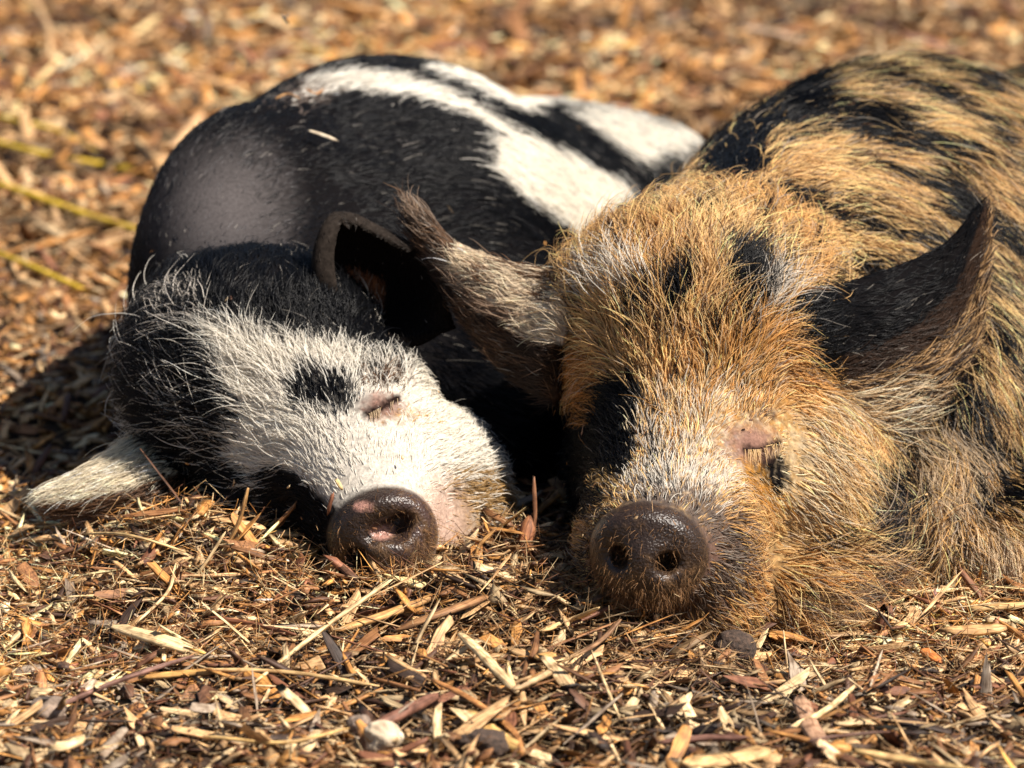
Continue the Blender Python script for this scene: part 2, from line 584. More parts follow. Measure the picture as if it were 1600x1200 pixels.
R_MARKS = [
    (0, 'e', (1085, 690, 110, 95), GREYW, .55, 40),
    (0, 'e', (1200, 590, 150, 110), GINGER, .6, 40),
    (0, 'e', (1290, 740, 110, 100), LGING, .6, 40),
    (0, 'e', (1270, 930, 120, 60), RUST, .35, 40),
    (0, 'e', (1040, 740, 100, 34), WHITE * .9, .6, 18),
    (0, 'e', (1048, 866, 138, 112), GREYB * .9, .85, 24),
    (0, 'e', (1090, 940, 60, 40), BROWN, .6, 20),
    (0, 'p', [(905, 600), (950, 576), (1004, 588), (1002, 650), (985, 720), (950, 742), (925, 800), (850, 820), (840, 640)], BLACK, 1.0, 8),  # black patch, carried on over the left cheek as painted shade
    (0, 'e', (938, 742, 26, 16), np.array([.40, .25, .09]), .8, 8),
    (0, 'e', (890, 590, 34, 60), RUST, .85, 12),
    (0, 'p', [(1040, 415), (1085, 392), (1085, 450), (1035, 485)], BLACK, .95, 8),
    (0, 'p', [(1135, 352), (1195, 362), (1236, 432), (1212, 470), (1150, 440)], BLACK, 1.0, 8),
    (0, 'p', [(990, 435), (1025, 415), (1015, 480), (985, 500)], BLACK, .75, 8),
    (0, 'e', (955, 405, 55, 40), WHITE, .75, 16),
    (0, 'e', (1230, 440, 40, 40), GREYW, .6, 20),
    (0, 'p', [(1184, 706), (1222, 702), (1240, 758), (1214, 786), (1192, 748)], BLACK, 1.0, 5),
    (0, 'p', [(1160, 712), (1190, 725), (1215, 775), (1260, 800), (1200, 800), (1165, 750)], np.array([.55, .26, .04]), .85, 8),
    (0, 'e', (1172, 690, 36, 26), PINK * .65, .6, 12),
    (0, 'e', (1185, 640, 34, 12), BROWN, .6, 8),
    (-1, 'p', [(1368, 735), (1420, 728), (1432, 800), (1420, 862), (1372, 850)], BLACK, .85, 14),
    (-1, 'l', [(1398, 690), (1440, 740), (1452, 830), (1446, 905)], DBROWN, .6, (9, 10)),  # shade of the jowl fold, painted as a dark line in the coat
    (0, 'e', (1275, 735, 76, 90), CREAM, .5, 26),
    (0, 'e', (1090, 640, 90, 60), CREAM, .35, 30),
    (0, 'p', [(1188, 712), (1214, 706), (1232, 750), (1212, 774), (1192, 742)], BLACK, .8, 8),
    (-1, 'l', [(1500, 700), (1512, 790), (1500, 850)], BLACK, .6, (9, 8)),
    (0, 'e', (1380, 790, 28, 40), GREYB, .5, 14),
    (0, 'e', (1400, 930, 60, 40), BROWN, .5, 20),
    (0, 'p', [(1235, 465), (1330, 435), (1360, 520), (1330, 610), (1290, 575), (1262, 525)], BLACK, 1.0, 8),
    (1, 'p', [(1245, 465), (1330, 430), (1400, 420), (1380, 560), (1330, 610), (1290, 575), (1262, 525)], BLACK, .9, 8),
    (0, 'e', (1345, 640, 36, 34), CREAM, .5, 14),
    (1, 'e', (1370, 655, 40, 40), CREAM, .4, 14),
    (1, 'e', (1480, 760, 90, 90), BEIGE * .8, .75, 30),
    (1, 'p', [(1105, 215), (1200, 140), (1300, 100), (1330, 120), (1280, 170), (1220, 200), (1200, 260), (1140, 310), (1110, 280)], BLACK, .95, 8),
    (1, 'p', [(1000, 300), (1060, 270), (1090, 250), (1060, 310), (960, 400), (930, 390)], BLACK, .55, 12),
    (1, 'l', [(1300, 100), (1400, 118), (1480, 148), (1560, 190)], BLACK, .95, (13, 7)),
    (1, 'l', [(1230, 170), (1350, 182), (1420, 215), (1480, 252), (1530, 275)], BLACK, .95, (17, 8)),
    (1, 'l', [(1180, 280), (1240, 296), (1295, 300)], BLACK, .9, (13, 8)),
    (1, 'l', [(1390, 262), (1440, 285), (1495, 296)], BLACK, .9, (11, 7)),
    (1, 'l', [(1480, 285), (1540, 335), (1585, 400), (1640, 470)], BLACK, .95, (20, 8)),
    (1, 'l', [(1330, 300), (1380, 310), (1420, 330)], BLACK, .7, (7, 6)),
    (1, 'l', [(1290, 400), (1390, 405), (1470, 400)], BLACK, .8, (11, 8)),
    (1, 'l', [(1560, 460), (1590, 540), (1640, 640)], BLACK, .95, (34, 9)),
    (1, 'l', [(1495, 560), (1520, 640), (1530, 690)], BLACK, .9, (18, 9)),
    (1, 'l', [(1560, 775), (1640, 800)], BLACK, .97, (40, 9)),
    (1, 'l', [(1530, 112), (1640, 122)], BLACK, .9, (12, 7)),
    (1, 'l', [(1540, 210), (1600, 250), (1650, 300)], BLACK, .8, (10, 7)),
    (1, 'e', (1575, 895, 85, 55), BEIGE * 1.25, .9, 18),
]


def coat(pig, X, part, uv, side, r, run=None, reach=0.0):
    """Hair colour at roots X, markings plus some painted light and shade, with hair-ragged edges."""
    n = len(X)
    q = image_px(X) + r.normal(0, 1, (n, 2)) * 2.0
    wob = np.stack([vnoise(X, 60, 5), vnoise(X, 60, 6)], -1) * 6 + np.stack([vnoise(X, 22, 7), vnoise(X, 22, 8)], -1) * 9
    if pig is L: wob *= .6
    q = q + wob
    if run is not None:          # colour follows the strands, so edges between markings are drawn out along the hair
        q = q + run * (r.normal(0, 1, (n, 1)) + vnoise(X, 130, 14)[:, None]) * np.where(part == 1, 7, 4)[:, None]
        q = q + run * (np.asarray(reach) * (part < 2))[:, None]     # markings are in image pixels of the lying hair, not of its roots
    if pig is L:
        C = np.where((part == 0)[:, None], WHITE * r.uniform(.75, 1.05, (n, 1)), BLACK)
        marks = L_MARKS
    else:
        t = np.clip(.55 + .5 * vnoise(X, 25, 9) + .18 * (part == 1), 0, 1)[:, None]
        C = (GINGER * (1 - t) + LGING * t) * np.ones((n, 1))
        C[r.random(n) < .15] = np.array([.16, .068, .022])
        # fine dark streaks along the lie of the coat
        st = vnoise(np.stack([q[:, 0] * .012 - q[:, 1] * .004, q[:, 1] * .055 - q[:, 0] * .018], -1), 1.0, 12)
        m = (part == 1) & (st > .20) & (q[:, 1] < 760)
        C[m & (r.random(n) < .88)] = BLACK
        st = vnoise(np.stack([q[:, 0] * .045 + q[:, 1] * .006, q[:, 1] * .014], -1), 1.0, 15)
        m = (part == 0) & (st > .46)
        C[m & (r.random(n) < .6)] = BLACK
        marks = R_MARKS
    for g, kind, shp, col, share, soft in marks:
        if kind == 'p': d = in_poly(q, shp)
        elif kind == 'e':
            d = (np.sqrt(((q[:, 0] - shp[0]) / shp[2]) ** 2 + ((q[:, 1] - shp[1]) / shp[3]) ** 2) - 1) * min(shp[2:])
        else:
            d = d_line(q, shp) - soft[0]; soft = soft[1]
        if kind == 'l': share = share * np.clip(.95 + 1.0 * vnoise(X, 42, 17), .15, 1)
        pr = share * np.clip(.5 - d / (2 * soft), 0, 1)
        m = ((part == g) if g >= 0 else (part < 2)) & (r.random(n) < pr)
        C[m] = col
    # mud and dust worked into the coat close to the ground
    low = np.clip((.055 - X[:, 2]) / .06, 0, 1) * np.clip(.5 + vnoise(X, 28, 16), 0, 1)
    m = (part < 2) & (r.random(n) < low * .75)
    C[m] = np.array([.17, .095, .045])
    u, v = uv[:, 0], uv[:, 1]
    nz = .5 + .5 * vnoise(X, 40, 13)
    if pig is L:
        m = part == 2
        e = np.minimum(np.minimum(u, 1 - u), 1 - v)
        C[m] = np.where((np.minimum(u, 1 - v)[m] < .24)[:, None], np.array([.040, .032, .026]), np.array([.006, .004, .003]))  # brownish rim hairs, paler to paint the light on the ear's edge
        mm = m & (side > .5) & (np.abs(u - .55) < .11) & (np.abs(v - .25) < .17); C[mm] = np.array([.22, .085, .035])
        m = part == 3
        C[m] = np.where((u[m] < .62)[:, None], np.array([.80, .70, .52]) * (.85 + .2 * nz[m][:, None]), BROWN)  # brown lower part paints the shade under the ear
        mm = m & (v < .15); C[mm & (r.random(n) < .5)] = BLACK
    else:
        m = part == 2
        lim = .52 - .15 * v + .1 * (nz - .5)
        inner = np.where((u > .62)[:, None] & (r.random(n) < .42)[:, None], np.array([.50, .30, .13]), np.array([.042, .023, .014]))
        C[m] = np.where((u < lim)[m][:, None], BLACK, inner[m])
        mm = m & (v < .3) & (u > .7) & (r.random(n) < .5); C[mm] = CREAM
        m = part == 3
        C[m] = (np.array([.40, .275, .19]) * (1 - .55 * v)[:, None] * (.7 + .6 * nz[:, None]))[m]
        mm = m & (v < .70) & (u < .66 - .4 * v + .25 * (nz - .5)) & (r.random(n) < .9); C[mm] = np.array([.78, .64, .46])  # cream base hair, spread to paint the strong light on the upper ear
        mm = m & (u > .62 + .2 * (nz - .5)); C[mm] = DBROWN * 1.4
        mm = m & (vnoise(X, 55, 18) > .25) & (r.random(n) < .6); C[mm] = BROWN
    return np.maximum(C * np.exp(r.normal(0, 1, (n, 1)) * np.where(C.min(1, keepdims=True) > .5, .10, .34)), .002)


# lie of the coat: (image x, y, direction x, y, length in mm, lift in degrees, waviness)
L_GROOM = {0: [(520, 720, -.5, -.7, 14, 18, .3), (620, 700, -.1, -1, 12, 18, .3), (440, 680, -.85, -.6, 30, 20, .6), (400, 600, -.7, -.75, 38, 24, .9),
              (320, 640, -.95, -.25, 42, 26, 1.0), (290, 560, -.8, -.6, 40, 30, 1.0), (260, 470, -.5, -.9, 34, 42, 1.2), (250, 720, -1, .1, 36, 24, .8),
              (480, 590, -.5, -.85, 24, 20, .6), (480, 500, -.3, -.95, 34, 28, 1.0), (600, 585, -.05, -1, 30, 34, 1.2), (598, 636, .2, -.6, 5, 14, .2), (600, 530, .2, -1, 28, 28, .9),
              (700, 690, .75, -.65, 20, 20, .4), (760, 740, .95, -.35, 24, 26, .5), (790, 830, .9, .1, 22, 28, .6), (700, 820, .6, -.2, 8, 18, .2),
              (740, 890, .6, .5, 16, 25, .6), (600, 770, 0, -1, 9, 22, .2), (520, 790, -.6, -.6, 10, 20, .2), (430, 760, -.85, .1, 26, 22, .8), (400, 860, -.7, .6, 24, 24, .9),
              (400, 430, .2, -.6, 20, 18, .4), (690, 580, .9, .1, 20, 14, .3)],
           1: [(330, 330, .35, -.8, 10, 9, .15), (250, 430, -.1, -1, 10, 9, .1), (420, 200, .7, -.6, 14, 14, .3), (560, 240, .95, -.25, 22, 12, .35), (560, 110, .9, -.3, 17, 18, .4),
               (700, 260, .98, .0, 24, 12, .35), (650, 360, .98, -.15, 22, 12, .3), (820, 260, .9, .35, 24, 14, .4), (880, 340, .8, .5, 22, 12, .3), (850, 400, .9, .3, 15, 12, .3), (760, 120, .95, .15, 16, 16, .4),
               (1000, 220, .75, .55, 20, 22, .5), (480, 330, .8, -.4, 13, 12, .3), (720, 600, .8, .3, 20, 15, .4), (880, 700, .8, .3, 20, 15, .4)]}
R_GROOM = {0: [(1010, 740, -.15, -1, 15, 26, .3), (1110, 760, .4, -.9, 15, 24, .4), (940, 800, -.8, -.6, 13, 30, .3), (1150, 860, .9, -.2, 12, 24, .4), (1140, 930, .8, .5, 16, 24, .5), (1030, 960, 0, 1, 8, 35, .3),
              (1060, 660, .0, -1, 26, 20, .6), (1080, 560, .05, -1, 34, 22, .8), (1000, 520, -.35, -.9, 36, 22, .8), (1160, 520, .3, -.95, 36, 22, .9), (950, 430, -.35, -.95, 44, 38, .7), (1060, 400, .0, -1, 36, 22, .7), (1180, 420, .5, -.8, 34, 20, .8),
              (1250, 520, .85, -.1, 34, 30, .9), (1270, 590, .9, .3, 30, 26, 1.0), (900, 580, -.8, .3, 34, 26, .9), (890, 660, -.9, .2, 22, 20, .6), (940, 660, -.4, -.6, 22, 14, .4),
              (1180, 640, .2, -1, 22, 28, .9), (1240, 690, .7, .2, 16, 16, .4), (1172, 690, .3, -.6, 6, 12, .2), (1190, 680, .3, -.6, 7, 14, .3), (1208, 688, .4, -.4, 6, 12, .2), (1180, 708, .5, .5, 6, 12, .2), (1290, 680, .75, .6, 26, 18, .6), (1350, 650, .45, .9, 32, 20, 1.0), (1200, 770, .7, .65, 16, 16, .4), (1260, 810, .8, .6, 28, 18, .9), (1180, 830, .85, .3, 20, 18, .7),
              (1340, 780, .6, .8, 30, 20, 1.0), (1200, 900, .8, .55, 32, 20, 1.1), (1280, 960, .95, .1, 40, 22, 1.0), (1360, 930, .85, -.55, 44, 20, .9), (1400, 850, .6, -.8, 34, 20, 1.0), (1210, 980, .9, .3, 30, 24, 1.0), (1330, 860, .8, .0, 38, 20, 1.2)],
           1: [(1080, 300, -.1, -1, 26, 26, .8), (980, 370, -.6, -.75, 26, 22, .7), (1150, 300, .6, -.8, 32, 26, .7), (1130, 230, .5, -.85, 28, 24, .5), (1300, 230, .95, -.2, 31, 12, .35), (1250, 320, .95, -.2, 31, 14, .4), (1330, 110, .95, -.15, 32, 16, .4), (1400, 190, .95, .2, 31, 12, .35), (1400, 300, .92, .35, 33, 12, .4),
               (1480, 130, .95, .3, 34, 14, .4), (1560, 200, .85, .5, 31, 14, .5), (1500, 320, .8, .6, 33, 14, .6), (1560, 400, .6, .8, 33, 14, .6), (1580, 560, .35, .95, 33, 14, .6), (1500, 640, .3, .95, 34, 16, .8), (1300, 400, .8, -.1, 30, 18, .6),
               (1440, 740, .4, .8, 30, 26, 1.2), (1520, 740, .2, .9, 34, 22, 1.2), (1480, 830, .3, .9, 34, 24, 1.2), (1570, 780, .9, .5, 34, 18, .7), (1560, 900, .3, .9, 16, 14, .3)]}


def add_streaks():
    """Fine broken black streaks along the lie of the right pig's coat."""
    r = np.random.default_rng(44)
    for _ in range(64):
        p = np.array([r.uniform(1120, 1640), r.uniform(90, 700)])
        if p[1] < 760 - p[0] * .45 or (p[1] > 330 and p[0] < 1380): continue
        pts = [p]
        for k in range(4):
            d = groom(R_GROOM[1], pts[-1][None])[0, :2]
            pts.append(pts[-1] + d / np.linalg.norm(d) * r.uniform(14, 30) + r.normal(0, 2, 2))
        R_MARKS.append((1, 'l', pts, BLACK, r.uniform(.7, .95), (r.uniform(3, 7), 4)))


def groom(tab, q):
    tab = np.asarray(tab, float)
    D = ((q[:, None, :] - tab[None, :, :2]) ** 2).sum(-1)
    W = 1 / (D + 25 ** 2) ** 2
    W /= W.sum(1, keepdims=True)
    return W @ tab[:, 2:]


add_streaks()


def lay(d2, N):
    """Tangent of the surface with normal N whose run on the picture plane is d2."""
    d = d2[:, :1] * RT - d2[:, 1:2] * UP
    nf = N @ FW
    nf = np.where(np.abs(nf) < .25, np.where(nf < 0, -.25, .25), nf)
    d = d - ((N * d).sum(1) / nf)[:, None] * FW
    d = d - (N * d).sum(1)[:, None] * N
    return d / (np.linalg.norm(d, axis=1)[:, None] + 1e-9)


def grow(pig, count, seed, density):
    r = np.random.default_rng(seed)
    V, Q, N = pig.V, pig.Q, pig.N
    c = V[Q].mean(1); fn = N[Q].mean(1)
    fn /= np.linalg.norm(fn, axis=1)[:, None] + 1e-9
    area = .5 * np.linalg.norm(np.cross(V[Q[:, 2]] - V[Q[:, 0]], V[Q[:, 3]] - V[Q[:, 1]]), axis=1)
    s = image_px(c)
    view = CAM - c; view /= np.linalg.norm(view, axis=1)[:, None]
    ok = ((fn * view).sum(1) > -.45) & (s[:, 0] > -260) & (s[:, 0] < 1860) & (s[:, 1] > -200) & (s[:, 1] < 1400)
    ok &= c[:, 2] > ground_z(c[:, 0], c[:, 1]) - .006
    part = pig.part[Q[:, 0]]
    q = (c - pig.nc) @ pig.nf.T
    rr = np.sqrt((q[:, 0] / pig.discr[0]) ** 2 + (q[:, 1] / pig.discr[1]) ** 2)
    nose = (q[:, 2] > -.012) & (rr < 1.12)
    wgt = area * ok * density(s, part) * np.where(nose, 0, 1)
    pick = np.searchsorted(np.cumsum(wgt) / wgt.sum(), r.random(count))
    f = Q[pick]; a, b = r.random((2, count, 1))
    def lerp(A):
        A = A if A.ndim > 1 else A[:, None]
        return (A[f[:, 0]] * (1 - a) + A[f[:, 1]] * a) * (1 - b) + (A[f[:, 3]] * (1 - a) + A[f[:, 2]] * a) * b
    return lerp(V), lerp(N), part[pick], lerp(pig.uv), lerp(pig.side)[:, 0], r


def ear_axes(pig, part, X):
    """Base-to-tip directions for roots on ears."""
    T = np.zeros_like(X)
    for i, (nm, rows, th) in enumerate(pig.ears):
        A = np.array([[P(*c) for c in rr] for rr in rows])
        dv = np.gradient(A, axis=0).reshape(-1, 3); A = A.reshape(-1, 3)
        m = np.where(part == 2 + i)[0]
        if len(m):
            D = ((X[m][:, None] - A[None]) ** 2).sum(-1)
            W = 1 / (D + .02 ** 2) ** 2
            T[m] = (W / W.sum(1, keepdims=True)) @ dv
    return T


def make_fur(name, pig, parent, count, seed, density, gr, eargroom, mat, K=7, rad=.00028, clumps=.024, clump_k=.66):
    X, N, part, uv, side, r = grow(pig, count, seed, density)
    N /= np.linalg.norm(N, axis=1)[:, None]
    q = image_px(X)
    scale_ = .88 if pig is L else 1.0
    G5 = np.zeros((count, 5))
    for g in (0, 1):
        m = part == g
        if m.any(): G5[m] = groom(gr[g], q[m])
    d2 = G5[:, :2] / (np.linalg.norm(G5[:, :2], axis=1)[:, None] + 1e-9)
    ang = r.normal(0, .13, count) + .28 * vnoise(X, 26, seed) + .16 * vnoise(X, 90, seed + 1)
    ca, sa = np.cos(ang), np.sin(ang)
    d2 = np.stack([d2[:, 0] * ca - d2[:, 1] * sa, d2[:, 0] * sa + d2[:, 1] * ca], -1)
    T = lay(d2, N)
    ear = part >= 2
    if ear.any():
        e = ear_axes(pig, part, X)[ear]
        e = e - (e * N[ear]).sum(1)[:, None] * N[ear]
        T[ear] = e / (np.linalg.norm(e, axis=1)[:, None] + 1e-9)
        for i in range(len(pig.ears)):
            m = part == 2 + i
            G5[m, 2:] = eargroom[i](uv[m], side[m])
    Lm = G5[:, 2] * .001 * np.where(part == 0, scale_, 1) * np.exp(r.normal(0, .28, count)) 
    lift = np.radians(np.clip(G5[:, 3] + r.normal(0, 7, count), 3, 80))
    wav = G5[:, 4]
    B = np.cross(N, T)
    s = np.linspace(0, 1, K)
    ph = r.random((2, count)) * 6.28
    fr = r.uniform(2.5, 6.5, count)
    side_bend = r.normal(0, .22, count) * (0.5 + wav)
    pts = np.zeros((count, K, 3))
    for k, t in enumerate(s):
        up = np.sin(lift) * t - .55 * np.sin(lift) * t * t
        amp = wav * .042 * t
        pts[:, k] = X - N * .0012 + Lm[:, None] * (T * (np.cos(lift) * t)[:, None] + N * (up + amp * np.sin(fr * t + ph[0]) * .6)[:, None]
                    + B * (side_bend * t * t + amp * np.sin(fr * t * 1.3 + ph[1]))[:, None])
        pts[:, k, 2] -= Lm * .10 * t * t
    # locks: hairs drawn towards a neighbour's tip
    ng = max(8, int(count * clumps))
    gi = r.choice(count, ng, replace=False)
    kd = kdtree.KDTree(ng)
    for j, i in enumerate(gi): kd.insert(X[i], j)
    kd.balance()
    near = np.fromiter((kd.find(x)[1] for x in X), int, count)
    gsel = gi[near]
    same = part[gsel] == part
    ck = clump_k * r.uniform(.3, 1.0, count) * np.clip(.6 + .8 * vnoise(X, 35, seed + 3), 0, 1.2) * same
    for k, t in enumerate(s):
        tgt = X[gsel] + (pts[gsel, k] - X[gsel]) * np.minimum(1.0, (Lm / np.maximum(Lm[gsel], 1e-5)))[:, None]
        pts[:, k] += (tgt - pts[:, k]) * (ck * t ** 1.5)[:, None]
    C = coat(pig, X, part, uv, side, r, d2, Lm / .00052 * .48)
    pale = r.random(count) < np.where(C.max(1) < .1, .012, .10)
    C[pale] = C[pale] * .3 + GREYW * .5 * r.uniform(.5, 1.2, (pale.sum(), 1))
    cv = bpy.data.hair_curves.new(name)
    cv.add_curves([K] * count)
    cv.position_data.foreach_set('vector', pts.astype(np.float32).ravel())
    a = cv.attributes.get('radius') or cv.attributes.new('radius', 'FLOAT', 'POINT')
    rr = rad * np.exp(r.normal(0, .2, count))[:, None] * np.minimum(1, (Lm / .014))[:, None] ** .4 * np.array([1.0 if t < .4 else 1 - .8 * (t - .4) / .6 for t in s])[None]
    a.data.foreach_set('value', rr.astype(np.float32).ravel())
    CC = np.ones((count, K, 4), np.float32)
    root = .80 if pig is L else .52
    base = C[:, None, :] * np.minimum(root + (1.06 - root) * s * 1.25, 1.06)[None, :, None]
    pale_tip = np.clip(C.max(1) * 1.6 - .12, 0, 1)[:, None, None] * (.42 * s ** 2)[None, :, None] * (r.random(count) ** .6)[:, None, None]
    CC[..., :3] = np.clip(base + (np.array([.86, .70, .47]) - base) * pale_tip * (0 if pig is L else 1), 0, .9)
    a = cv.attributes.new('coat', 'FLOAT_COLOR', 'POINT')
    a.data.foreach_set('color', CC.ravel())
    o = bpy.data.objects.new(name, cv)
    cv.materials.append(mat)
    link(o, parent)
    o.location = -parent.location
    return o


def nodes_of(name):
    m = bpy.data.materials.new(name)
    m.use_nodes = True
    t = m.node_tree
    return m, t, t.nodes, t.links


def hair_material():
    """Opaque, slightly glossy and slightly translucent strands coloured by 'coat'."""
    m, t, n, l = nodes_of('hair')
    b = n['Principled BSDF']
    at = n.new('ShaderNodeAttribute'); at.attribute_name = 'coat'
    l.new(at.outputs['Color'], b.inputs['Base Color'])
    b.inputs['Roughness'].default_value = .38
    b.inputs['Specular IOR Level'].default_value = .26
    tr = n.new('ShaderNodeBsdfTranslucent')
    l.new(at.outputs['Color'], tr.inputs['Color'])
    mx = n.new('ShaderNodeMixShader'); mx.inputs['Fac'].default_value = .36
    l.new(b.outputs['BSDF'], mx.inputs[1]); l.new(tr.outputs['BSDF'], mx.inputs[2])
    l.new(mx.outputs['Shader'], n['Material Output'].inputs['Surface'])
    return m


def hide_material():
    """Skin under the coat, and the bare leathery snout where the mask 'snout' is set."""
    m, t, n, l = nodes_of('hide')
    b = n['Principled BSDF']
    at = n.new('ShaderNodeAttribute'); at.attribute_name = 'skin'
    sn = n.new('ShaderNodeAttribute'); sn.attribute_name = 'snout'
    tc = n.new('ShaderNodeTexCoord')
    n1 = n.new('ShaderNodeTexNoise'); n1.inputs['Scale'].default_value = 420; n1.inputs['Detail'].default_value = 4
    vo = n.new('ShaderNodeTexVoronoi'); vo.inputs['Scale'].default_value = 520
    l.new(tc.outputs['Object'], n1.inputs['Vector']); l.new(tc.outputs['Object'], vo.inputs['Vector'])
    mx = n.new('ShaderNodeMix'); mx.data_type = 'RGBA'; mx.blend_type = 'MULTIPLY'
    mx.inputs['Factor'].default_value = .7
    cr = n.new('ShaderNodeValToRGB')
    cr.color_ramp.elements[0].position = .3; cr.color_ramp.elements[0].color = (.45, .42, .4, 1)
    cr.color_ramp.elements[1].position = .7; cr.color_ramp.elements[1].color = (1.25, 1.2, 1.15, 1)
    l.new(n1.outputs['Fac'], cr.inputs['Fac'])
    l.new(at.outputs['Color'], mx.inputs['A']); l.new(cr.outputs['Color'], mx.inputs['B'])
    l.new(mx.outputs['Result'], b.inputs['Base Color'])
    rg = n.new('ShaderNodeMapRange')
    rg.inputs['To Min'].default_value = .8; rg.inputs['To Max'].default_value = .34
    sp = n.new('ShaderNodeMapRange'); sp.inputs['To Min'].default_value = .02; sp.inputs['To Max'].default_value = .38
    l.new(sn.outputs['Fac'], sp.inputs['Value']); l.new(sp.outputs['Result'], b.inputs['Specular IOR Level'])
    l.new(sn.outputs['Fac'], rg.inputs['Value']); l.new(rg.outputs['Result'], b.inputs['Roughness'])
    bp = n.new('ShaderNodeBump'); bp.inputs['Distance'].default_value = .0014
    bs = n.new('ShaderNodeMapRange'); bs.inputs['To Min'].default_value = .10; bs.inputs['To Max'].default_value = .55
    l.new(sn.outputs['Fac'], bs.inputs['Value']); l.new(bs.outputs['Result'], bp.inputs['Strength'])
    ad = n.new('ShaderNodeMath'); ad.operation = 'MULTIPLY_ADD'; ad.inputs[1].default_value = .6
    l.new(vo.outputs['Distance'], ad.inputs[0]); l.new(n1.outputs['Fac'], ad.inputs[2])
    l.new(ad.outputs['Value'], bp.inputs['Height']); l.new(bp.outputs['Normal'], b.inputs['Normal'])
    return m


HAIR = hair_material()
HIDE = hide_material()


def make_pig(pig, label, cat, base):
    e = bpy.data.objects.new('pig', None)
    e.empty_display_size = .1
    link(e, None, base)
    tag(e, label, cat)
    me = mesh_np('body', pig.V, pig.Q)
    r = np.random.default_rng(5)
    X = pig.V
    acc = sum(coat(pig, X, pig.part, pig.uv, pig.side, r) for _ in range(4)) / 4
    skin = acc * (.4 + .22 * np.clip(acc.min(1, keepdims=True) * 2 - .4, 0, 1)) + np.array([.004, .0034, .0034])
    q = (X - pig.nc) @ pig.nf.T
    rr = np.sqrt((q[:, 0] / pig.discr[0]) ** 2 + (q[:, 1] / pig.discr[1]) ** 2)
    sm = np.clip((q[:, 2] + .016) / .006, 0, 1) * np.clip((1.22 - rr) / .12, 0, 1)
    nose = np.array([.026, .0155, .0105]) * np.ones((len(X), 1))
    st = image_px(X)
    if pig is L:
        for cx, cy, rx, ry in ((598, 832, 17, 11), (566, 792, 13, 7), (618, 895, 14, 9)):
            d = np.sqrt(((st[:, 0] - cx) / rx) ** 2 + ((st[:, 1] - cy) / ry) ** 2) + .3 * vnoise(X, 180, 21)
            k = np.clip((1.15 - d) / .35, 0, 1)[:, None]
            nose = nose * (1 - k) + np.array([.40, .215, .17]) * k
        k = np.clip((st[:, 0] - 600) / 60, 0, 1)[:, None]
        nose = nose * (1 - .25 * k) + np.array([.14, .085, .085]) * .25 * k
    # dried mud on the lower half of the pad
    mud = np.clip(vnoise(X, 150, 23) * .9 + vnoise(X, 420, 24) * .9 - .05 - (q[:, 1] / .05), 0, 1)[:, None] * .85
    nose = nose * (1 - mud) + np.array([.13, .078, .040]) * mud
    if pig is L:
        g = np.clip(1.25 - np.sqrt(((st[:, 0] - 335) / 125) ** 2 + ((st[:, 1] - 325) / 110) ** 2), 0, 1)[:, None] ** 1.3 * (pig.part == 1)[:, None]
        skin = skin * (1 - g) + np.array([.088, .080, .080]) * g  # grey shoulder skin, lightened to carry the painted sheen
        g = np.clip(1.3 - np.sqrt(((st[:, 0] - 597) / 34) ** 2 + ((st[:, 1] - 634) / 22) ** 2), 0, 1)[:, None] * (pig.part == 0)[:, None]
        skin = skin * (1 - g) + np.array([.17, .105, .085]) * g
        g = np.clip(1.2 - np.sqrt(((st[:, 0] - 690) / 50) ** 2 + ((st[:, 1] - 820) / 80) ** 2), 0, 1)[:, None] * (pig.part == 0)[:, None]
        skin = skin * (1 - g) + np.array([.46, .33, .265]) * g
    else:
        g = np.clip(1.3 - np.sqrt(((st[:, 0] - 1175) / 40) ** 2 + ((st[:, 1] - 692) / 30) ** 2), 0, 1)[:, None] * (pig.part == 0)[:, None]
        skin = skin * (1 - g) + np.array([.21, .12, .092]) * g
        g = np.clip(1.2 - np.sqrt(((st[:, 0] - 1110) / 70) ** 2 + ((st[:, 1] - 890) / 70) ** 2), 0, 1)[:, None] * (pig.part == 0)[:, None]
        skin = skin * (1 - g) + np.array([.13, .078, .062]) * g
    for a_, b_ in zip(pig.eye[:-1], pig.eye[1:]):
        k = np.clip(1.3 - d_cone(X, a_, .0016, b_, .0016) / .0018, 0, 1)[:, None]
        skin = skin * (1 - k) + np.array([.012, .007, .006]) * k
    skin = skin * (1 - sm[:, None]) + nose * sm[:, None]
    attr_color(me, 'skin', skin)
    attr_f(me, 'snout', sm)
    me.materials.append(HIDE)
    o = bpy.data.objects.new('body', me)
    link(o, e)
    o.location = -e.location
    return e


def L_dens(s, part):
    d = np.where(part == 0, 1.4, np.where(part == 1, 1.25, np.where(part == 2, 3.0, 1.6)))
    bare = (part == 1) * np.clip(1.4 - np.sqrt(((s[:, 0] - 320) / 130) ** 2 + ((s[:, 1] - 330) / 140) ** 2), 0, 1)
    d = d * (1 - .1 * bare)
    mz = (part == 0) * np.clip(1.3 - np.sqrt(((s[:, 0] - 690) / 50) ** 2 + ((s[:, 1] - 820) / 75) ** 2), 0, 1)
    ey = (part == 0) * np.clip(1.4 - np.sqrt(((s[:, 0] - 597) / 32) ** 2 + ((s[:, 1] - 634) / 20) ** 2), 0, 1)
    return d * (1 - .5 * mz) * (1 - .4 * np.clip(ey * 1.4, 0, 1))


def R_dens(s, part):
    d = np.where(part == 0, 1.4, np.where(part == 1, .9, 1.3))
    ey = (part == 0) * np.clip(1.3 - np.sqrt(((s[:, 0] - 1175) / 42) ** 2 + ((s[:, 1] - 692) / 30) ** 2), 0, 1)
    return d * (1 - .15 * np.clip(ey * 1.4, 0, 1))


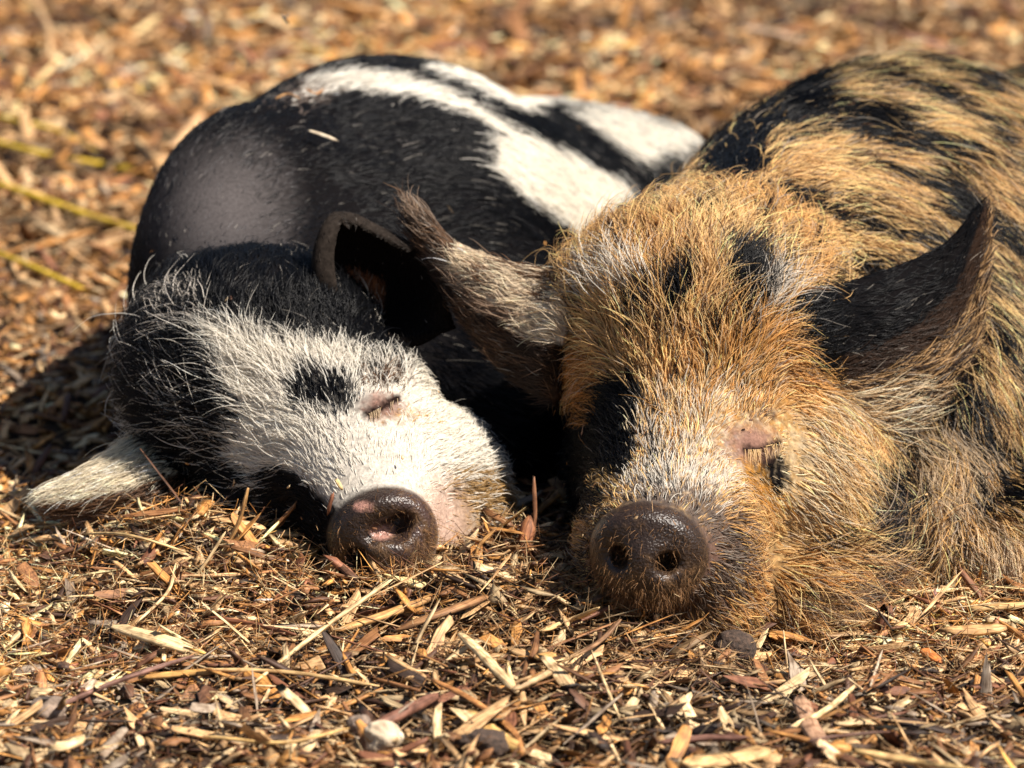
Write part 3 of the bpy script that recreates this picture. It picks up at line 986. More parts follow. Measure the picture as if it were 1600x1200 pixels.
L_EAR = [lambda uv, sd: np.stack([4.5 + 18 * np.exp(-((uv[:, 0] - .55) / .10) ** 2 - ((uv[:, 1] - .25) / .15) ** 2) * sd, np.full(len(uv), 24.), np.full(len(uv), .4)], -1),
         lambda uv, sd: np.stack([23. - 8 * uv[:, 1], np.full(len(uv), 19.), np.full(len(uv), .4)], -1)]
R_EAR = [lambda uv, sd: np.stack([15. + 22 * np.clip(uv[:, 0] - .4, 0, 1) * (1 - uv[:, 1]) * 2, np.full(len(uv), 13.), np.full(len(uv), .5)], -1),
         lambda uv, sd: np.stack([18. + 6 * (uv[:, 1] > .8), 17. + 12 * (uv[:, 1] > .85), np.full(len(uv), .6)], -1)]

def lashes(pig, parent, colour, n, ln):
    r = np.random.default_rng(8)
    E_ = pig.eye
    K = 5
    t = r.random(n)
    base = cr_resample(E_, 60)[(t * 59).astype(int)] - FW * .001
    d = (-UP * .8 - FW * .75 + RT * .12)[None] + r.normal(0, .16, (n, 3))
    pts = np.stack([base + d * (ln * s) - np.array([0, 0, 1]) * ln * .35 * s * s for s in np.linspace(0, 1, K)], 1)
    cv = bpy.data.hair_curves.new('eyelashes'); cv.add_curves([K] * n)
    cv.position_data.foreach_set('vector', pts.astype(np.float32).ravel())
    a = cv.attributes.new('radius', 'FLOAT', 'POINT'); a.data.foreach_set('value', np.tile(np.array([3, 3, 2.6, 2, 1]) * 1e-4, n).astype(np.float32))
    a = cv.attributes.new('coat', 'FLOAT_COLOR', 'POINT'); a.data.foreach_set('color', np.tile(np.array([*colour, 1.]), n * K).astype(np.float32))
    cv.materials.append(HAIR)
    o = bpy.data.objects.new('eyelashes', cv); link(o, parent); o.location = -parent.location


def snout_bristles(pig, parent, n):
    r = np.random.default_rng(9)
    q = (pig.V - pig.nc) @ pig.nf.T
    rr = np.sqrt((q[:, 0] / pig.discr[0]) ** 2 + (q[:, 1] / pig.discr[1]) ** 2)
    m = np.where((q[:, 2] > -.006) & (rr < 1.05))[0]
    w_ = (.25 + np.clip(-q[m, 1] / .03, 0, 1)) ; w_ = w_ / w_.sum()
    i = r.choice(m, n, p=w_)
    N = pig.N[i]; K = 4
    d = N * .7 + r.normal(0, .45, (n, 3)) - pig.nf[1] * .45
    ln = r.uniform(.0025, .006, n)[:, None]
    X = pig.V[i] + r.normal(0, .0012, (n, 3))
    pts = np.stack([X + d * ln * s - pig.nf[1] * ln * .4 * s * s for s in np.linspace(0, 1, K)], 1)
    cv = bpy.data.hair_curves.new('snout_bristles'); cv.add_curves([K] * n)
    cv.position_data.foreach_set('vector', pts.astype(np.float32).ravel())
    a = cv.attributes.new('radius', 'FLOAT', 'POINT'); a.data.foreach_set('value', np.tile(np.array([1.7, 1.6, 1.2, .5]) * 1e-4, n).astype(np.float32))
    c = np.array([.20, .105, .045]) * np.exp(r.normal(0, .4, (n, 1)))
    a = cv.attributes.new('coat', 'FLOAT_COLOR', 'POINT')
    a.data.foreach_set('color', np.repeat(np.concatenate([c, np.ones((n, 1))], 1), K, 0).astype(np.float32).ravel())
    cv.materials.append(HAIR)
    o = bpy.data.objects.new('snout_bristles', cv); link(o, parent); o.location = -parent.location


lb = np.array([.0 - .10, .45, 0.0]); rb = np.array([.33, .45, 0.0])
pigL = make_pig(L, 'black and white hairy pig asleep on the wood chips with its head tilted', 'pig', lb)
pigR = make_pig(R_, 'ginger and black hairy pig asleep with its brown snout towards the camera', 'pig', rb)
lashes(L, pigL, (.45, .33, .2), 16, .008)
lashes(R_, pigR, (.62, .42, .20), 26, .009)
snout_bristles(L, pigL, 1000)
snout_bristles(R_, pigR, 1100)
NH = 1.0
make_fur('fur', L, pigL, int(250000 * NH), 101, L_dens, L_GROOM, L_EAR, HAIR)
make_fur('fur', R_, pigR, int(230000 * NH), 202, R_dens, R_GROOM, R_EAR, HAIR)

# ---------------------------------------------------------------- mulch
def wood_material():
    m, t, n, l = nodes_of('wood')
    b = n['Principled BSDF']
    at = n.new('ShaderNodeAttribute'); at.attribute_name = 'wood'
    g = n.new('ShaderNodeAttribute'); g.attribute_name = 'grain'
    oi = n.new('ShaderNodeObjectInfo')
    off = n.new('ShaderNodeVectorMath'); off.operation = 'MULTIPLY_ADD'
    cb = n.new('ShaderNodeCombineXYZ')
    for i in range(3): l.new(oi.outputs['Random'], cb.inputs[i])
    l.new(cb.outputs['Vector'], off.inputs[0]); off.inputs[1].default_value = (31, 57, 83)
    l.new(g.outputs['Vector'], off.inputs[2])
    mp = n.new('ShaderNodeMapping'); mp.inputs['Scale'].default_value = (60, 900, 900)
    l.new(off.outputs['Vector'], mp.inputs['Vector'])
    n1 = n.new('ShaderNodeTexNoise'); n1.inputs['Scale'].default_value = 1; n1.inputs['Detail'].default_value = 3
    l.new(mp.outputs['Vector'], n1.inputs['Vector'])
    n2 = n.new('ShaderNodeTexNoise'); n2.inputs['Scale'].default_value = 110; n2.inputs['Detail'].default_value = 2
    l.new(off.outputs['Vector'], n2.inputs['Vector'])
    cr = n.new('ShaderNodeValToRGB')
    cr.color_ramp.elements[0].position = .32; cr.color_ramp.elements[0].color = (.42, .36, .30, 1)
    cr.color_ramp.elements[1].position = .62; cr.color_ramp.elements[1].color = (1.15, 1.13, 1.1, 1)
    l.new(n1.outputs['Fac'], cr.inputs['Fac'])
    c2 = n.new('ShaderNodeValToRGB')
    c2.color_ramp.elements[0].position = .3; c2.color_ramp.elements[0].color = (.55, .47, .40, 1)
    c2.color_ramp.elements[1].position = .6; c2.color_ramp.elements[1].color = (1.08, 1.06, 1.02, 1)
    l.new(n2.outputs['Fac'], c2.inputs['Fac'])
    m1 = n.new('ShaderNodeMix'); m1.data_type = 'RGBA'; m1.blend_type = 'MULTIPLY'; m1.inputs['Factor'].default_value = 1
    m2 = n.new('ShaderNodeMix'); m2.data_type = 'RGBA'; m2.blend_type = 'MULTIPLY'; m2.inputs['Factor'].default_value = 1
    l.new(at.outputs['Color'], m1.inputs['A']); l.new(cr.outputs['Color'], m1.inputs['B'])
    l.new(m1.outputs['Result'], m2.inputs['A']); l.new(c2.outputs['Color'], m2.inputs['B'])
    l.new(m2.outputs['Result'], b.inputs['Base Color'])
    b.inputs['Roughness'].default_value = .62
    b.inputs['Specular IOR Level'].default_value = .35
    bp = n.new('ShaderNodeBump'); bp.inputs['Strength'].default_value = .7; bp.inputs['Distance'].default_value = .0006
    l.new(n1.outputs['Fac'], bp.inputs['Height']); l.new(bp.outputs['Normal'], b.inputs['Normal'])
    return m


def soil_material(name='soil', c0=(.022, .013, .008), c1=(.085, .050, .028), sc=90):
    m, t, n, l = nodes_of(name)
    b = n['Principled BSDF']
    tc = n.new('ShaderNodeTexCoord')
    n1 = n.new('ShaderNodeTexNoise'); n1.inputs['Scale'].default_value = sc; n1.inputs['Detail'].default_value = 6
    l.new(tc.outputs['Object'], n1.inputs['Vector'])
    cr = n.new('ShaderNodeValToRGB')
    cr.color_ramp.elements[0].position = .35; cr.color_ramp.elements[0].color = (*c0, 1)
    cr.color_ramp.elements[1].position = .7; cr.color_ramp.elements[1].color = (*c1, 1)
    l.new(n1.outputs['Fac'], cr.inputs['Fac']); l.new(cr.outputs['Color'], b.inputs['Base Color'])
    b.inputs['Roughness'].default_value = .9
    bp = n.new('ShaderNodeBump'); bp.inputs['Strength'].default_value = .8; bp.inputs['Distance'].default_value = .003
    l.new(n1.outputs['Fac'], bp.inputs['Height']); l.new(bp.outputs['Normal'], b.inputs['Normal'])
    return m


WOOD = wood_material()
SOIL = soil_material()
TAN = (.62, .41, .21); STRAW = (.70, .54, .32); GOLD = (.52, .26, .075); MID = (.28, .135, .055); BARK = (.115, .055, .030); DARK = (.045, .026, .017); GREY = (.33, .27, .21); RED = (.20, .085, .045)
WOODS = [('tan', TAN, .25), ('straw coloured', STRAW, .15), ('golden brown', GOLD, .15), ('mid brown', MID, .19), ('reddish brown', RED, .08), ('dark brown', BARK, .11), ('blackish', DARK, .04), ('greyish', GREY, .03)]
WP = np.array([q[2] for q in WOODS]); WP /= WP.sum()
WC = np.array([q[1] for q in WOODS])


def chip_shape(r, ns=4, sides=4, ragged=.35, bend=.15, taper=.5, uneven=0.0):
    """A split piece of wood of unit length, width and thickness: ns stations of a 4-sided (or 3-sided) section."""
    xs = np.linspace(-.5, .5, ns)
    V = []
    cy = r.normal(0, .12, ns); cz = bend * (np.linspace(-1, 1, ns) ** 2 - .4) * r.choice([-1, 1]) + r.normal(0, .03, ns)
    tw = r.normal(0, .3) * np.linspace(-1, 1, ns)
    for i, x in enumerate(xs):
        end = abs(x) / .5
        wdt = (1 - taper * end ** 2 * r.uniform(.3, 1.3)) * r.uniform(.75, 1.05)
        wdt = max(wdt, .12)
        thk = max(.3, 1 - .5 * end) * r.uniform(.7, 1.1)
        if sides == 4:
            ring = [(-.5, -.5), (.5, -.5), (.46, .5), (-.46, .5)]
        else:
            ring = [(math.cos(a), math.sin(a)) for a in np.arange(sides) * 2 * math.pi / sides]
            ring = [(.5 * a, .5 * b) for a, b in ring]
        for a, b in ring:
            y = a * wdt * (1 + (r.normal(0, uneven) if uneven else 0)); z = b * thk
            xx = x + (r.normal(0, ragged * .22) if i in (0, ns - 1) else 0)
            V.append((xx, cy[i] * .6 + y * math.cos(tw[i]) - z * math.sin(tw[i]) * .3, cz[i] + z + y * math.sin(tw[i]) * .6))
    V = np.array(V)
    Q = []
    for i in range(ns - 1):
        for j in range(sides):
            k = (j + 1) % sides
            Q.append((i * sides + j, i * sides + k, (i + 1) * sides + k, (i + 1) * sides + j))
    Q = [q[::-1] for q in Q]
    caps4, caps3 = [], []
    for base, fl in ((0, False), ((ns - 1) * sides, True)):
        c = [base + j for j in range(sides)]
        if fl: c = c[::-1]
        if sides == 4: caps4.append(tuple(c))
        else: caps3 += [(c[0], c[j], c[j + 1]) for j in range(1, sides - 1)]
    return V, np.array(Q + caps4), np.array(caps3).reshape(-1, 3).astype(int)


CHIPS = [chip_shape(rng, 4, 4, .75, .12, .35, .28) for _ in range(24)]
SPLINTS = [chip_shape(rng, 4, 3, .3, .06, .7) for _ in range(24)]
SHREDS = [chip_shape(rng, 5, 3, .1, .34, .6) for _ in range(24)]


def basis(yaw, pitch, roll):
    cy, sy, cp, sp, cr, sr = np.cos(yaw), np.sin(yaw), np.cos(pitch), np.sin(pitch), np.cos(roll), np.sin(roll)
    X = np.stack([cy * cp, sy * cp, sp], -1)
    Y0 = np.stack([-sy, cy, 0 * cy], -1)
    Z0 = np.cross(X, Y0)
    Y = Y0 * cr[:, None] + Z0 * sr[:, None]
    return X, Y, np.cross(X, Y)


PIGS = (L, R_)


def clear_of_pigs(p, gap=.004):
    ok = np.ones(len(p), bool)
    for pg in PIGS:
        near = (p[:, 2] < .6)
        d = np.full(len(p), 1.0)
        d[near] = np.minimum(group_sdf(p[near], pg.head), group_sdf(p[near], pg.body))
        ok &= d > gap
    return ok


def in_sight(p, m=60):
    s = image_px(p)
    return (s[:, 0] > -m) & (s[:, 0] < 1600 + m) & (s[:, 1] > -m) & (s[:, 1] < 1200 + m)


# lists of placed pieces: family, shape, position, axes, size, colour index, brightness
pieces = {k: [] for k in ('fam', 'shp', 'pos', 'ax', 'size', 'col', 'bri')}


def scatter(fam, n, y0, y1, lenr, widr, thkr, tilt, zoff, seed, pal=None, margin=60, outer=False):
    r = np.random.default_rng(seed)
    y = r.uniform(y0, y1, n * 3)
    half = (y + 3.0) * (.27 if outer else .146)
    x = r.uniform(-1, 1, n * 3) * half
    keep = r.random(n * 3) < half / half.max()
    x, y = x[keep][:n], y[keep][:n]
    z = ground_z(x, y)
    p = np.stack([x, y, z], -1)
    ok = in_sight(p, margin) & clear_of_pigs(p + np.array([0, 0, .004]), .003)
    if outer: ok = ~in_sight(p, 60) & clear_of_pigs(p + np.array([0, 0, .004]), .003)
    p = p[ok]; k = len(p)
    ln = np.exp(r.uniform(math.log(lenr[0]), math.log(lenr[1]), k)); wd = np.exp(r.uniform(math.log(widr[0]), math.log(widr[1]), k))
    th = r.uniform(*thkr, k)
    yaw = r.uniform(0, 2 * math.pi, k); pit = r.normal(0, tilt, k); rol = r.normal(0, tilt * 1.3, k)
    X, Y, Z = basis(yaw, pit, rol)
    p[:, 2] += r.uniform(*zoff, k) + np.abs(np.sin(pit)) * ln * .28
    pieces['fam'].append(np.full(k, fam)); pieces['shp'].append(r.integers(0, 24, k)); pieces['pos'].append(p)
    pieces['ax'].append(np.stack([X, Y, Z], 1)); pieces['size'].append(np.stack([ln, wd, th], -1))
    # patches of fresher and of older mulch
    w = WP if pal is None else np.asarray(pal, float) / np.sum(pal)
    u = np.clip(r.random(k) + .16 * vnoise(p[:, :2], 9, 33) , 0, .999)
    pieces['col'].append(np.searchsorted(np.cumsum(w), u).clip(0, len(WOODS) - 1))
    damp = .5 * vnoise(p[:, :2], 2.3, 34) + .5 * vnoise(p[:, :2], 6.5, 35)          # damp, older mulch between drier patches
    pieces['bri'].append(np.exp(r.normal(0.05, .28, k)) * np.clip(1.0 - .22 * np.clip(p[:, 1] - .3, 0, 1) + (.8 + .35 * np.clip(p[:, 1] - .8, 0, 1)) * damp, .34, 1.25))


near_pal = [.26, .21, .13, .13, .07, .10, .07, .03]
scatter(0, 4600, -.60, .20, (.011, .046), (.0040, .014), (.0012, .004), .30, (-.004, .016), 41, near_pal)
scatter(0, 17000, -.60, .35, (.0035, .014), (.0018, .0060), (.0008, .0025), .38, (-.004, .012), 42, near_pal)
scatter(1, 2300, -.60, .25, (.018, .075), (.0013, .0045), (.0010, .0028), .24, (-.002, .018), 43, near_pal)
scatter(2, 11000, -.60, .20, (.008, .032), (.0004, .0010), (.0004, .0009), .42, (-.002, .017), 44, [.2, .2, .25, .15, .1, .07, .02, .01])
scatter(2, 9000, -.30, -.02, (.008, .030), (.0004, .0011), (.0004, .0009), .5, (.000, .020), 49, [.2, .25, .25, .13, .08, .06, .02, .01])
far_pal = [.26, .12, .26, .19, .07, .08, .0, .02]
scatter(0, 15000, .15, 1.6, (.009, .040), (.004, .014), (.0015, .005), .28, (-.003, .010), 45, far_pal)
scatter(1, 3500, .15, 1.6, (.02, .09), (.0015, .005), (.001, .003), .2, (-.002, .012), 46, far_pal)
scatter(0, 15000, 1.5, 3.9, (.014, .055), (.006, .020), (.002, .006), .28, (-.003, .012), 47, far_pal)
scatter(1, 2500, 1.5, 3.9, (.03, .14), (.003, .007), (.002, .004), .2, (-.002, .012), 48, far_pal)
scatter(0, 320, 1.0, 3.9, (.045, .11), (.010, .028), (.003, .010), .25, (.004, .016), 50, far_pal)
scatter(0, 9000, -.60, .9, (.012, .044), (.005, .016), (.0015, .005), .28, (-.003, .012), 53, near_pal, outer=True)
scatter(0, 8000, .9, 3.9, (.018, .060), (.008, .024), (.002, .006), .28, (-.003, .012), 54, far_pal, outer=True)
PC = {k: np.concatenate(v) for k, v in pieces.items()}
FAMS = (CHIPS, SPLINTS, SHREDS)

# the mulch on the far side of the pigs and the ground itself
gx = np.linspace(-1, 1, 260); gy = np.concatenate([np.linspace(-.75, .45, 220), np.linspace(.46, 4.6, 240)])
GX, GY = np.meshgrid(gx, gy)
GX = GX * (GY + 3.4) * .30
gp = np.stack([GX.ravel(), GY.ravel()], -1)
GZ = ground_z(GX, GY).ravel() - .003 + .003 * vnoise(gp, 70, 51) + .002 * vnoise(gp, 150, 52)
gi = np.arange(GX.size).reshape(GX.shape)
gme = mesh_np('ground', np.concatenate([gp, GZ[:, None]], 1), np.stack([gi[:-1, :-1], gi[:-1, 1:], gi[1:, 1:], gi[1:, :-1]], -1).reshape(-1, 4))
gme.materials.append(SOIL)
go = bpy.data.objects.new('ground', gme); link(go); tag(go, kind='structure')
fm = mesh_np('terrain', [(-60, -12, -.16), (60, -12, -.16), (60, 90, -.16), (-60, 90, -.16)], [(0, 1, 2, 3)])
fm.materials.append(soil_material('wood_chip_ground', (.10, .055, .028), (.40, .24, .115), 45))
fo = bpy.data.objects.new('terrain', fm); link(fo); tag(fo, kind='structure')


def stuff_mesh(name, sel, fams, label):
    Vs, Q4, T3, Cs, Gs = [], [], [], [], []
    n = 0
    for f in fams:
        for s in range(24):
            m = sel & (PC['fam'] == f) & (PC['shp'] == s)
            k = m.sum()
            if not k: continue
            V, Q, T = FAMS[f][s]
            sz = PC['size'][m]
            q = V[None] * sz[:, None, :]
            W = PC['pos'][m][:, None] + np.einsum('kvi,kij->kvj', q, PC['ax'][m])
            nv = len(V)
            o = n + np.arange(k)[:, None, None] * nv
            Q4.append((Q[None] + o).reshape(-1, 4))
            if len(T): T3.append((T[None] + o).reshape(-1, 3))
            Vs.append(W.reshape(-1, 3))
            c = np.minimum(WC[PC['col'][m]] * PC['bri'][m][:, None], .8)
            Cs.append(np.repeat(c, nv, 0))
            Gs.append((q + np.random.default_rng(s).uniform(0, 5, (k, 1, 3))).reshape(-1, 3))
            n += k * nv
    me = mesh_np(name, np.concatenate(Vs), np.concatenate(Q4), np.concatenate(T3) if T3 else None, smooth=False)
    attr_color(me, 'wood', np.concatenate(Cs)); attr_vec(me, 'grain', np.concatenate(Gs))
    me.materials.append(WOOD)
    o = bpy.data.objects.new(name, me); link(o); tag(o, label, None, None, 'stuff')
    return o


# the pieces that show largest stand as things of their own
dist = np.linalg.norm(PC['pos'] - CAM, axis=1)
view = (PC['pos'] - CAM) / dist[:, None]
face = np.abs((PC['ax'][:, 2] * view).sum(1)) * .8 + .2
show = PC['size'][:, 0] * PC['size'][:, 1] * face / dist ** 2
st_ = image_px(PC['pos'])
inside = in_sight(PC['pos'], -8)
hid = np.zeros(len(show), bool)
for pg in PIGS:                               # pieces lying behind a pig
    far = np.where((PC['pos'][:, 1] > .02) & inside)[0]
    blocked = np.zeros(len(far), bool)
    for t in np.linspace(.70, .995, 26):
        q = CAM + (PC['pos'][far] - CAM) * t
        blocked |= np.minimum(group_sdf(q, pg.head), group_sdf(q, pg.body)) < 0
    hid[far] |= blocked
single = np.zeros(len(show), bool)
for f, cnt in ((0, 300), (1, 300)):
    m = np.where((PC['fam'] == f) & inside & ~hid)[0]
    single[m[np.argsort(-show[m])[:cnt]]] = True
stuff_mesh('mulch', ~single & (PC['fam'] != 2), (0, 1), 'small chips and splinters of the brown wood mulch')
stuff_mesh('wood_fibres', PC['fam'] == 2, (2,), 'fine shredded wood fibres strewn over the mulch')

# ---------------------------------------------------------------- pieces one can point at
def seat(px, py, lift=0.0):
    z = 0.0
    for _ in range(6):
        g = G(px, py, z)
        z = float(ground_z(g[0], g[1])) + lift
    return G(px, py, z)


heroes = []          # (short name, image x, y) for saying where the smaller pieces lie


def sweep(name, pts, wid, thk, colour, sides=6, ns=14, rag=.25, rough=.12, seed=0, col2=None, flat_up=None, tip=(1, 1)):
    """A stick, stalk or shard along pts with an uneven section."""
    r = np.random.default_rng(seed + 900)
    A = cr_resample(np.asarray(pts, float), ns)
    D = np.gradient(A, axis=0); D /= np.linalg.norm(D, axis=1)[:, None]
    up = np.array(flat_up if flat_up is not None else (0, -.45, .9), float)
    Y = np.cross(up, D); Y /= np.linalg.norm(Y, axis=1)[:, None]
    Z = np.cross(D, Y)
    L_ = np.concatenate([[0], np.cumsum(np.linalg.norm(np.diff(A, axis=0), axis=1))])
    V, Gc, C = [], [], []
    prof = r.normal(0, rough, (sides,))
    for i in range(ns):
        e = min(1, .45 + 4 * min(i / (ns - 1) + (0 if tip[0] else 1), 1 - i / (ns - 1) + (0 if tip[1] else 1)))
        for j in range(sides):
            a = j / sides * 2 * math.pi + .3
            k = (1 + prof[j] + r.normal(0, rough * .6)) * e
            off = r.normal(0, rag) * wid if i in (0, ns - 1) else 0
            V.append(A[i] + D[i] * off + Y[i] * math.cos(a) * wid / 2 * k + Z[i] * math.sin(a) * thk / 2 * k)
            Gc.append((L_[i], math.cos(a) * wid / 2 + seed * .37, math.sin(a) * thk / 2))
            c = np.array(colour)
            if col2 is not None: c = c if math.sin(a) > .2 * math.sin(i * 1.7 + seed) else np.array(col2)
            C.append(c * math.exp(r.normal(0, .08)))
    Q = [(i * sides + j, i * sides + (j + 1) % sides, (i + 1) * sides + (j + 1) % sides, (i + 1) * sides + j) for i in range(ns - 1) for j in range(sides)]
    T = []
    for base, fl in ((0, True), ((ns - 1) * sides, False)):
        c = [base + j for j in range(sides)]
        if fl: c = c[::-1]
        T += [(c[0], c[j], c[j + 1]) for j in range(1, sides - 1)]
    V = np.array(V)
    o0 = V.mean(0)
    me = mesh_np(name, V - o0, np.array(Q), np.array(T), smooth=False)
    attr_color(me, 'wood', np.array(C)); attr_vec(me, 'grain', np.array(Gc))
    me.materials.append(WOOD)
    o = bpy.data.objects.new(name, me)
    link(o, None, o0)
    return o


def stick(name, cat, label, short, px, wid, thk, colour, lift=(.010, .012, .010), **kw):
    k = len(px)
    lf = np.interp(np.linspace(0, 1, k), np.linspace(0, 1, len(lift)), lift)
    pts = [seat(a, b, l + .007) for (a, b), l in zip(px, lf)]
    if k == 2: pts = [pts[0], (pts[0] + pts[1]) / 2 + np.array([0, 0, wid * .3]), pts[1]]
    sc = .0005 * (pts[0][1] + 3.05) / 3.0
    o = sweep(name, pts, wid * sc, thk * sc, colour, seed=len(heroes), **kw)
    tag(o, label, cat)
    mid = np.mean(px, 0)
    heroes.append((short, mid[0], mid[1]))
    return o


def lump(name, cat, label, short, px, py, rad, mat, seed, sub=4, rough=.16, sink=.10):
    import bmesh
    bm = bmesh.new()
    bmesh.ops.create_icosphere(bm, subdivisions=sub, radius=1)
    V = np.array([v.co for v in bm.verts])
    d = 1 + rough * vnoise(V, 1.6, seed) + rough * .5 * vnoise(V, 4, seed + 1) + rough * .22 * vnoise(V, 11, seed + 2)
    sc = .0005
    W = V * d[:, None] * np.array(rad) * sc
    for v, c in zip(bm.verts, W): v.co = c
    me = bpy.data.meshes.new(name); bm.to_mesh(me); bm.free()
    me.polygons.foreach_set('use_smooth', np.ones(len(me.polygons), bool))
    me.materials.append(mat)
    g = seat(px, py + rad[2] * .8, 0)
    o = bpy.data.objects.new(name, me)
    link(o, None, g + np.array([0, .004, rad[2] * sc * (1 - sink) + .006]))
    tag(o, label, cat)
    heroes.append((short, px, py))
    return o

PALE = (.70, .54, .31); TWIG = (.19, .105, .085)
stick('straw_stalk', 'straw', 'long pale straw stalk slanting up to the black and white pig\'s snout', 'long pale straw stalk', [(395, 1068), (500, 985), (612, 905)], 9, 7, PALE, (.012, .018, .016))
stick('wood_shard', 'wood shard', 'flat pale wood shard with ragged ends below the white ear', 'flat pale shard', [(172, 978), (240, 995), (308, 1018)], 26, 7, PALE, (.014, .016, .012), rag=.5, ns=9)
stick('straw_stalk', 'straw', 'thin level straw stalk running right from the end of the purple twig', 'level straw stalk', [(322, 1046), (450, 1050), (592, 1072)], 8, 5, (.60, .42, .20), (.014, .016, .014))
stick('twig', 'twig', 'smooth purplish brown twig lying in the lower left foreground', 'purplish twig', [(78, 1108), (190, 1062), (302, 1025)], 9, 9, TWIG, (.012, .014, .012))
stick('bark_stick', 'stick', 'stout reddish brown stick with bark, in front of both snouts', 'stout reddish stick', [(575, 1142), (628, 1115), (684, 1086)], 22, 20, (.20, .095, .065), (.012, .014, .014), sides=8, rough=.06)
stick('straw_stalk', 'straw', 'gently bowed yellowish stalk at the bottom left of the stout stick', 'bowed yellow stalk', [(318, 1150), (440, 1160), (545, 1138)], 7, 6, (.62, .42, .17), (.014, .012, .014))
stick('wood_shard', 'wood shard', 'ridged pale shard pointing down right, in the gap below the two snouts', 'ridged pale shard', [(718, 990), (762, 1035), (808, 1082)], 17, 9, PALE, (.018, .018, .012), rough=.22)
stick('bark_strip', 'bark', 'curved orange brown bark strip beside the ridged pale shard', 'curved bark strip', [(668, 1058), (735, 1092), (800, 1140), (818, 1180)], 11, 4, (.42, .20, .07), (.014, .02, .016, .010))
stick('wood_chip', 'wood chip', 'smooth yellowish chip below the curved bark strip', 'smooth yellowish chip', [(725, 1108), (765, 1140), (812, 1172)], 26, 7, (.60, .40, .15), (.014, .014, .010), rough=.05, ns=9)
stick('wood_shard', 'wood shard', 'long golden shard with dark bark edge just below the black and white pig\'s snout', 'golden bark edged shard', [(530, 985), (600, 962), (700, 925)], 20, 12, (.52, .30, .11), (.012, .018, .016), col2=DARK, rag=.5)
stick('wood_shard', 'wood shard', 'dark streaked shard lying behind the golden bark edged shard', 'dark streaked shard', [(618, 985), (700, 955), (768, 930)], 17, 10, (.30, .16, .07), (.014, .020, .018), col2=DARK, rag=.4)
stick('twig', 'twig', 'short dry reddish twig standing upright between the two pigs', 'upright twig', [(826, 880), (827, 880)], 1, 1, BARK)
bpy.data.objects.remove(bpy.data.objects['twig.001'])


def stand(name, cat, label, short, p0, p1, wid, thk, colour, y=None, bend=(0, 0, 0), **kw):
    """A piece standing up from the ground at p0, its top seen at p1."""
    a = seat(*p0, -.004)
    b = P(p1[0], p1[1], a[1] + (y or .01))
    o = sweep(name, [a, (a + b) / 2 + np.array(bend), b], wid * .0005, thk * .0005, colour, seed=len(heroes) + 3, **kw)
    tag(o, label, cat)
    heroes.append((short, (p0[0] + p1[0]) / 2, (p0[1] + p1[1]) / 2))
    return o


stand('twig', 'twig', 'short dry reddish twig standing upright between the two pigs', 'upright twig', (824, 880), (834, 744), 7, 6, (.24, .115, .06), bend=(.003, 0, 0))
stand('leaf', 'leaf', 'curled dry brown leaf at the foot of the upright twig', 'curled brown leaf', (826, 885), (829, 812), 26, 4, (.36, .155, .07), bend=(-.004, -.004, 0), ns=9, flat_up=(0, -1, .1))
stand('straw_stalk', 'straw', 'thin golden stem leaning against the cheek of the black and white pig', 'leaning golden stem', (742, 905), (775, 826), 6, 5, (.50, .28, .10), bend=(-.006, 0, .004))
stand('straw_stalk', 'straw', 'bent golden stem leaning up past the black cheek above the chip mound', 'bent golden stem', (345, 872), (388, 762), 7, 6, (.44, .26, .10), bend=(.003, 0, 0))
stand('straw_stalk', 'straw', 'thin pale stem rising from the mound to meet the bent golden stem', 'thin pale stem', (245, 950), (352, 832), 6, 5, PALE, bend=(.004, 0, -.004))
stand('wood_chip', 'wood chip', 'flat slab chip leaning against the dark cheek of the left pig', 'leaning slab chip', (412, 925), (362, 826), 18, 7, (.46, .30, .14), bend=(0, 0, .003), ns=8)
stand('twig', 'twig', 'stubby mauve brown peg standing up beside the ginger pig\'s jowl', 'mauve peg', (1463, 972), (1461, 926), 12, 12, (.26, .14, .12), sides=8, rough=.04, ns=6)
stand('straw_stalk', 'straw', 'short pale straw stub leaning right of the mauve peg', 'straw stub', (1470, 948), (1500, 896), 7, 6, PALE)
stand('twig', 'twig', 'small orange splinter poking up under the ginger pig\'s snout', 'orange splinter', (1066, 985), (1064, 936), 5, 4, (.42, .20, .07))
stick('wood_chip', 'wood chip', 'bright orange chip lying right of the ginger pig\'s jowl', 'bright orange chip', [(1440, 1014), (1453, 1022), (1467, 1034)], 20, 6, (.62, .22, .06), (.012,), ns=7, rough=.05)
stick('wood_shard', 'wood shard', 'broad tan shard lying flat below the mauve peg', 'broad tan shard', [(1478, 985), (1525, 984), (1572, 980)], 24, 8, (.58, .37, .17), (.014,), ns=9)
stick('wood_shard', 'wood shard', 'pale strip of wood along the belly of the ginger pig at the right edge', 'pale strip by the belly', [(1515, 952), (1560, 948), (1625, 944)], 18, 7, (.64, .44, .20), (.010,), ns=9)
stick('wood_chip', 'wood chip', 'wide pinkish brown chip pointing down in the lower right foreground', 'wide pinkish chip', [(1248, 1088), (1262, 1125), (1285, 1168)], 30, 8, (.42, .26, .17), (.016, .014, .012), ns=8)
stick('straw_stalk', 'straw', 'thick pale stick crossing beside the wide pinkish chip', 'thick pale stick', [(1230, 1140), (1290, 1110), (1335, 1072)], 12, 10, PALE, (.012, .014, .014))
stick('straw_stalk', 'straw', 'blurred long pale stick at the bottom right corner', 'long pale corner stick', [(1335, 1172), (1430, 1190), (1530, 1206)], 14, 9, (.64, .46, .21), (.02, .02, .02))
stick('wood_chip', 'wood chip', 'large pale chip with a pointed left end at the bottom edge', 'large pointed chip', [(1070, 1192), (1140, 1186), (1205, 1172)], 30, 8, (.66, .46, .22), (.014,), ns=8)
